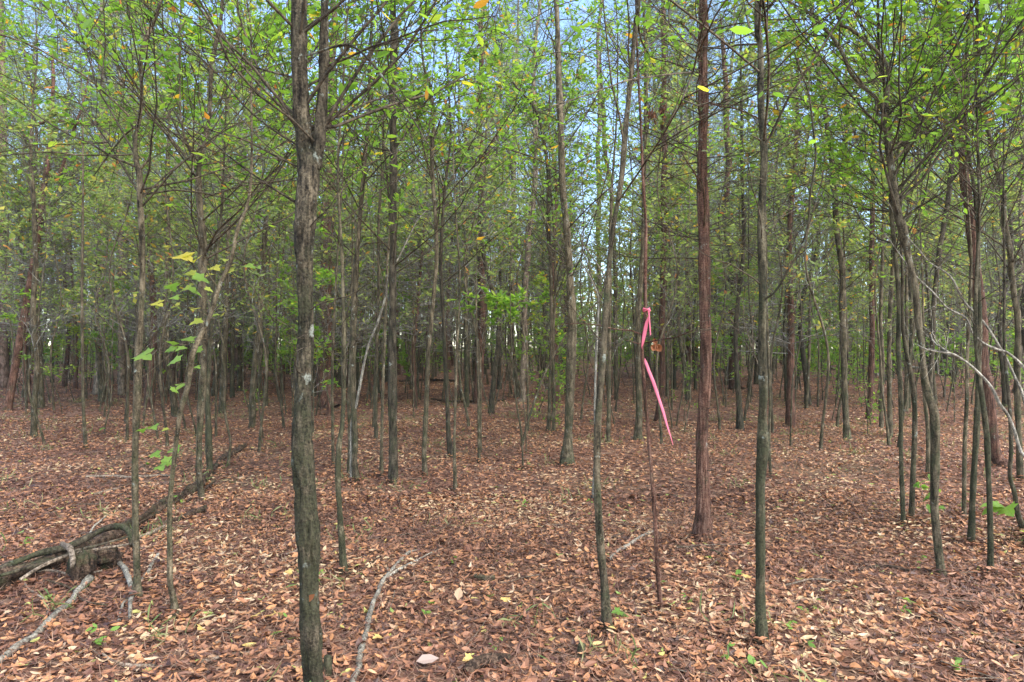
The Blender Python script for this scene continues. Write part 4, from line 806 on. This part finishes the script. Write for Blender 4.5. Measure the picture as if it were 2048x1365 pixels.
Dr = depth_of(1321, 1222); org = P(1293, 620, Dr); rib = obj('ribbon', None, None, org); rib.empty_display_size = .1
tag(rib, 'bright pink marking ribbon knotted round the slender reddish sapling', 'ribbon')
k = P(1293, 620, Dr); G = Geo(); th = np.linspace(0, 2*math.pi, 25); r_ = .0165
for dz, dr in ((-.006, 0), (.006, .002), (0, .004)):
    C = np.stack([k[0] + np.cos(th)*(r_ + dr), k[1] + np.sin(th)*(r_ + dr), k[2] + dz + .004*np.sin(th*2 + dz*300)], 1); tubes(G, C[None], np.full((1, 25), .0042), 6)
G.v[-1] = G.v[-1]; kk = k + np.array([.012, -.018, -.004]); C = kk + np.stack([np.linspace(-.011, .011, 7), 0*np.zeros(7), .003*np.sin(np.linspace(0, 6, 7))], 1); tubes(G, C[None], (.008*np.sqrt(1.02 - np.linspace(-1, 1, 7)**2))[None], 8)
obj('knot', G.mesh('knot', RIB, origin=org), rib)
obj('tail', strip([(1297,622,4,-.03,0),(1298,632,5,-.03,.3),(1293,648,9,-.03,.1),(1289,668,10,-.03,-.2),(1286,684,8,-.03,.3),(1284,694,6,-.025,.9),(1285,700,3,-.012,1.3)], Dr).mesh('tail', RIB, origin=org), rib)
obj('tail', strip([(1298,624,3,-.035,.2),(1299,640,4.5,-.04,.5),(1300,655,4,-.04,.2),(1301,671,3.5,-.045,-.2)], Dr).mesh('tail', RIB, origin=org), rib)
obj('tail', strip([(1290,716,4,-.004,1.2),(1292,726,8,-.03,.1),(1299,745,9,-.05,.2),(1308,768,9,-.07,-.1),(1317,795,8,-.09,.2),(1326,822,8,-.11,.3),(1334,850,7,-.12,.6),(1341,872,5,-.13,.9),(1346,890,4,-.14,1.1)], Dr).mesh('tail', RIB, origin=org), rib)

def single_leaf(label, p, ax, nr, L, t, lobed=False, mat=None, name='fallen_leaf', asp=.62, cat='leaf', curl=.4):
    G = Geo(); p = np.asarray(p, float)
    if lobed: lobed_leaf(G, p, ax, nr, L, t)
    else: leaves(G, p[None], np.array([ax]), np.array([nr]), L, L*asp, t, hi=True, curl=curl, fold=.3)
    return tag(obj(name, G.mesh(name, mat or DRY, smooth=False, origin=p), None, p), label, cat)
BEIGE = leafmat('pale_dry_leaf', [(0, (.30, .215, .175)), (1, (.34, .25, .205))], trans=.1)
RUST = leafmat('rusty_leaf', [(0, (.10, .035, .015)), (1, (.24, .09, .035))], trans=.2, tr_gain=(1, .7, .4))
p, d = gp_(832, 1343, .045); single_leaf('large pale pinkish leaf lying flat at the bottom centre', p, (1, .25, .02), (0, -.35, 1), .115, .5, mat=BEIGE, asp=.62, curl=.1)
p, d = gp_(915, 1215, .05); single_leaf('large tan leaf standing out of the litter below the pine cones', p, (.2, .3, 1), (0, -1, .1), .075, .85, asp=.8)
p, d = gp_(1183, 1305, .04); single_leaf('bright orange leaf beside the tiny cut stump', p, (1, .3, .05), (0, -.4, 1), .065, .945, asp=.4)
single_leaf('rust coloured leaf stuck to the bark of the big forked tree', P(612, 1203, 2.99), (.75, -.1, .6), (0, -1, .2), .055, .7, mat=RUST, name='caught_leaf', asp=.5)
G = Geo(); c = P(1312, 690, Dr - .03)
for a in ((-.35, .1, .6, .040), (-.5, -.2, -.9, .052), (.45, -.3, -.75, .058)): leaves(G, c[None], np.array([a[:3]]), np.array([[a[1], -1, .3]]), a[3], a[3]*.85, rng.random(), hi=2, curl=.8, fold=.6)
tag(obj('caught_leaf', G.mesh('caught_leaf', RUST, smooth=False, origin=c), None, c), 'curled rusty brown leaf caught on the twig beside the pink ribbon', 'leaf')
G = Geo(); Dc = depth_of(1316, 844); r = np.random.default_rng(8)
for cx, cy, m in ((1327, 205, 90), (1302, 225, 70), (1330, 232, 70)):
    c = P(cx, cy, Dc - .15); q = rdir(r, m)*(np.array([.13, .1, .2]))*r.random((m, 1)); leaves(G, c + q, norm(np.array([0, 0, -1.]) + rdir(r, m)*.5), rdir(r, m), .16, .03, r.random(m), curl=.3)
c = P(1320, 215, Dc - .15); tag(obj('needle_clump', G.mesh('needle_clump', RUST, smooth=False, origin=c), None, c), 'rust brown clump of dead needles hanging high behind the pink ribbon', 'needle clump')

def cone(label, px, py, s=.036):
    p, d = gp_(px, py, s*.75); root = obj('pine_cone', None, None, p); root.empty_display_size = .03; tag(root, label, 'pine cone', 'pine cones on the litter')
    r = np.random.default_rng(int(px)); G = Geo(); u = r.random()*6; axis = norm(np.array([math.cos(u), math.sin(u), .25])); sd = norm(np.cross(axis, [0, 0, 1.])); up = np.cross(sd, axis)
    t = np.linspace(-1, 1, 9)[:, None]; tubes(G, (axis*t*s*.9)[None], (s*.35*np.sqrt(1.05 - t[:, 0]**2))[None], 8); obj('core', G.mesh('core', BARK['rot']), root)
    G = Geo(); n = 90; i = np.arange(n); a = i*2.39996; tt = -1 + 2*(i + .5)/n; rr = np.sqrt(1.02 - tt**2*.9)
    dirs = sd*np.cos(a)[:, None] + up*np.sin(a)[:, None]; pp = axis*(tt*s*.9)[:, None] + dirs*(rr*s*.3)[:, None]
    leaves(G, pp, dirs + axis*.45, np.broadcast_to(axis, (n, 3)), s*(.35 + .5*rr), s*.5, .2 + .3*r.random(n), hi=True, curl=.5, fold=.2); obj('scales', G.mesh('scales', DRY, smooth=False), root)
cone('dark pine cone at the upper end of the long pale forked stick', 883, 1094)
cone('open greyish pine cone a little right of the other pine cone', 935, 1107, .039)
cone('pine cone half hidden in litter left of the ribbon sapling', 1264, 1001, .04)

# large lobed leaves on the crooked sapling, each a part of it
BIGLEAF = leafmat('lobed_leaf', [(0, (.13, .24, .045)), (.5, (.19, .29, .055)), (.75, (.32, .34, .06)), (1, (.46, .38, .06))], trans=.42)
r = np.random.default_rng(12); org = np.array(leafy_sapling.location); Dl = depth_of(350, 1234)
spec = [(368,515,44,.95),(392,520,22,.9),(402,558,34,.35),(384,548,26,.7),(345,575,26,.2),(372,578,22,.6),(392,585,32,.4),(350,596,20,.4),(430,537,26,.85),(457,545,24,.75),(420,550,20,.8),(418,580,18,.7),
        (316,608,26,.85),(350,612,20,.8),(388,618,22,.8),(428,632,26,.6),(392,645,28,.7),(345,688,28,.3),(340,700,24,.2),(378,680,30,.35),(392,702,26,.3),(362,698,24,.35),(290,712,38,.35),(346,724,34,.3),(395,735,14,.3),
        (365,772,34,.5),(350,782,20,.4),(287,860,24,.25),(308,855,20,.3),(330,860,16,.7),(312,910,22,.2),(338,925,30,.3),(350,900,26,.2),(322,935,24,.25),(375,515,20,.95),(500,533,24,.5),(515,535,18,.4),(452,520,20,.7)]
for px, py, s, t in spec:
    D_ = Dl + r.normal()*.12; p = P(px, py, D_); L = s/F*D_*1.05; G = Geo(); a = r.random()*6.28
    ax = norm(np.array([math.cos(a), math.sin(a)*.7 - .2, -.25])); lobed_leaf(G, p - ax*L*.5, ax, norm(np.array([r.normal()*.25, -.55, 1])), L, t)
    obj('leaf', G.mesh('leaf', BIGLEAF, smooth=False, origin=org), leafy_sapling)
G = Geo()
stems = [((402,560),(375,520)),((402,560),(430,537)),((402,560),(392,585)),((420,680),(378,690)),((415,685),(345,695)),((378,690),(292,710)),((430,640),(350,612)),((396,735),(346,724)),((388,770),(350,775)),((375,810),(365,775)),((360,880),(290,860)),((357,905),(315,912)),((356,915),(338,925)),((455,580),(402,560)),((350,612),(316,608)),((402,560),(350,578)),((485,530),(515,535))]
for a, b in stems:
    A = P(*a, Dl + .02); B = P(*b, Dl - .05); t = np.linspace(0, 1, 6)[:, None]; C = A*(1 - t) + B*t; C[:, 2] += np.sin(t[:, 0]*math.pi)*.02; tubes(G, C[None], np.linspace(.0030, .0016, 6)[None], 5)
obj('leaf_stems', G.mesh('leaf_stems', BARK['twig'], origin=org), leafy_sapling)

# seedlings and sprigs
def seedling(label, px, py, h, nl, leafL, D_=None, lobed=False, tint=(.1, .6), mat=None, spread=.5, name='seedling', group=None, aspect=.5, cat='seedling'):
    r = np.random.default_rng(int(px*3 + py)); p, d = gp_(px, py); 
    root = obj(name, None, None, p); root.empty_display_size = .05; tag(root, label, cat, group)
    S = walk(r, np.zeros((1, 3)), np.array([[r.normal()*.15, r.normal()*.15, 1]]), np.array([h]), 8, .07); G = Geo(); tubes(G, S, np.linspace(.0022 + h*.002, .001, 9)[None], 5)
    nbr = max(2, nl//5); q, dd = at(S, np.zeros(nbr, int), .35 + .6*np.linspace(0, 1, nbr)); a = r.random(nbr)*6.28; W = walk(r, q, np.stack([np.cos(a), np.sin(a), .35 + 0*a], 1), np.full(nbr, h*spread)*(.6 + .5*r.random(nbr)), 5, .12); tubes(G, W, np.full((nbr, 6), .0011), 4)
    obj('stem', G.mesh('stem', BARK['twig']), root)
    lib = []
    for v in range(4):
        g = Geo(); L = leafL*(.8 + .4*r.random()); t = tint[0] + (tint[1] - tint[0])*r.random()
        if lobed: lobed_leaf(g, np.zeros(3), (1, 0, -.15), (0, 0, 1), L, t)
        else: leaves(g, np.zeros((1, 3)), np.array([[1, 0, -.15]]), np.array([[0, 0, 1.]]), L, L*aspect, t, hi=True, curl=.3, fold=.2)
        lib.append(g.mesh('leaf', mat or BIGLEAF, smooth=False))
    for i in range(nl):
        w, dd = at(W, np.array([i % nbr]), np.array([.25 + .75*r.random()])); o = obj('leaf', lib[i % 4], root, tuple(w[0])); o.rotation_euler = (r.normal()*.35, r.normal()*.3, math.atan2(dd[0, 1], dd[0, 0]) + r.normal()*.9)
    return root
seedling('two bright green lobed leaves at the foot of the slim bending tree', 1246, 1243, .055, 3, .075, lobed=True, tint=(0, .2), spread=.9)
seedling('round bright green seedling between the lone mossy stem and the bottom corner trees', 1510, 1345, .07, 3, .05, aspect=.8, tint=(0, .2), spread=.7)
seedling('bright green bushy plant behind the close pair of thin mossy stems', 1845, 1042, .36, 26, .06, lobed=True, tint=(0, .3), spread=.45)
seedling('broad pale green leaves low at the right edge', 2020, 1085, .30, 6, .15, lobed=True, tint=(.2, .6), spread=.6)
seedling('small green fern like plant left of the big forked tree foot', 540, 1290, .12, 9, .035, tint=(0, .3))
seedling('small bright tuft just left below the two pine cones', 910, 1132, .07, 10, .03, tint=(0, .3))
seedling('tiny upright fern at the bottom centre', 996, 1308, .09, 9, .02, tint=(0, .3))
small = []
for px, py, h in ((1430,1130,.06),(1475,1160,.06),(1590,1255,.10),(1600,1300,.10),(1835,1130,.06),(1790,1235,.12),(1935,1360,.1),(215,870,.28),(205,1310,.12),(190,1290,.1),(350,1010,.1),(1180,1010,.05),(848,1245,.1),(1050,1020,.07),(1640,1225,.06),(645,1170,.08),(735,830,.25),(1115,860,.25),(1460,1320,.06),(1370,1210,.06),(1560,1020,.08),(1335,1180,.05),(60,1090,.06),(290,935,.12)):
    small.append(seedling('', px, py, h, 8, .03 + h*.12, tint=(0, .45), group='small seedlings in the litter'))
name_them(small, 'small green seedling')

# understory sprigs that show clearly, each a sapling with layered leaves
def understory(label, px, py, top, w, nl, yellow=False, leafL=.07, z0=.5):
    d = depth_of(px, py); r = np.random.default_rng(int(px)); p = gp_(px, py)[0]; H = (py - top)/F*d
    root = obj('sapling', None, None, p); root.empty_display_size = .1; tag(root, label, 'sapling')
    S = walk(r, np.zeros((1, 3)), np.array([[0, 0, 1.]]), np.array([H]), 16, .045); T_ = Geo(); tubes(T_, S, np.linspace(.008 + H*.001, .002, 17)[None], 7); obj('trunk', T_.mesh('trunk', BARK['grey']), root)
    nbr = 14; q, dd = at(S, np.zeros(nbr, int), z0 + (1 - z0)*r.random(nbr)); a = r.random(nbr)*6.28; W = walk(r, q, np.stack([np.cos(a), np.sin(a)*.8, .28 + 0*a], 1), w/2/F*d*(.5 + .6*r.random(nbr)), 6, .12)
    G = Geo(); tubes(G, W, np.full((nbr, 7), .0022), 4); m = 50; p2, d2 = at(W, r.integers(0, nbr, m), .2 + .8*r.random(m)); W2 = walk(r, p2, norm(d2 + rdir(r, m, .3)*.8), .08 + .15*r.random(m), 3, .1); tubes(G, W2, np.full((m, 4), .0012), 3)
    tag(obj('branches', G.mesh('branches', BARK['twig']), root), kind='stuff'); GL = Geo(); p3, d3 = at(W2, r.integers(0, m, nl), r.random(nl))
    leaves(GL, p3, norm(d3*.6 + rdir(r, nl, .25)*.8 + np.array([0, 0, -.12])), norm(np.array([0, 0, 1.]) + rdir(r, nl)*.3), leafL*(.7 + .6*r.random(nl)), leafL*.5, .1 + .7*r.beta(1.5, 1.6, nl), hi=True, curl=.25)
    tag(obj('crown', GL.mesh('crown', LEAF_Y if yellow else LEAF, smooth=False), root), kind='stuff')
understory('bright green sapling at the far left between the brown straight stem and pinkish pine', 125, 830, 560, 110, 260, leafL=.11, z0=.3)
understory('light green sapling behind the kinked slender tree', 310, 800, 600, 100, 260, leafL=.13, z0=.25)
understory('yellow green sapling right of the crooked leafy sapling', 640, 830, 640, 100, 200, yellow=True, leafL=.10, z0=.4)
understory('sapling with flat layered sprays of fresh green leaves before the middle cedar', 1052, 905, 585, 150, 520, leafL=.12, z0=.76)
understory('green leafy sprout bunched at the feet of the joined pair of slim stems', 1103, 868, 740, 90, 220, leafL=.06, z0=.1)
understory('low leafy green sapling at the left of the straight red cedar', 1368, 850, 745, 90, 180, leafL=.07, z0=.35)
understory('light green leafy sapling showing left of the ribbon sapling', 1232, 800, 560, 80, 160, leafL=.12, z0=.4)
understory('low yellow green sapling before the stout bristling cedar', 1450, 800, 640, 90, 220, yellow=True, leafL=.13, z0=.3)
understory('green sapling with drooping leaves at the foot of the bright reddish cedar', 1735, 870, 770, 70, 130, leafL=.07, z0=.2)
understory('bright green sapling behind the straight dark trunk', 815, 800, 560, 130, 300, leafL=.13, z0=.2)
understory('small green sapling against the right side of the big tree foot', 745, 800, 620, 80, 160, leafL=.12, z0=.2)
understory('small green bush sapling at the foot of the brown bending tree', 512, 835, 780, 45, 90, leafL=.07, z0=.2)
understory('light green sapling just left of the big forked tree', 560, 790, 700, 80, 130, leafL=.12, z0=.3)
# ------------------------------------------------------------------ air
def haze(density=.0006):
    m, t = mat_new('haze'); v = nd(t, 'ShaderNodeVolumePrincipled', Density=density); v.inputs['Color'].default_value = (.95, .95, .92, 1); v.inputs['Anisotropy'].default_value = .2
    o_ = nd(t, 'ShaderNodeOutputMaterial'); t.links.new(v.outputs[0], o_.inputs['Volume'])
    x, y0, y1, z0, z1 = 290, -25, 250, -1.6, 27
    V = [(a*x, b, c) for c in (z0, z1) for a, b in ((-1, y0), (1, y0), (1, y1), (-1, y1))]
    G = Geo(); G.add(V, [[0, 3, 2, 1], [4, 5, 6, 7], [0, 1, 5, 4], [1, 2, 6, 5], [2, 3, 7, 6], [3, 0, 4, 7]])
    tag(obj('haze', G.mesh('haze', m, smooth=False)), 'thin pale haze in the forest air', 'haze', kind='stuff')
haze()
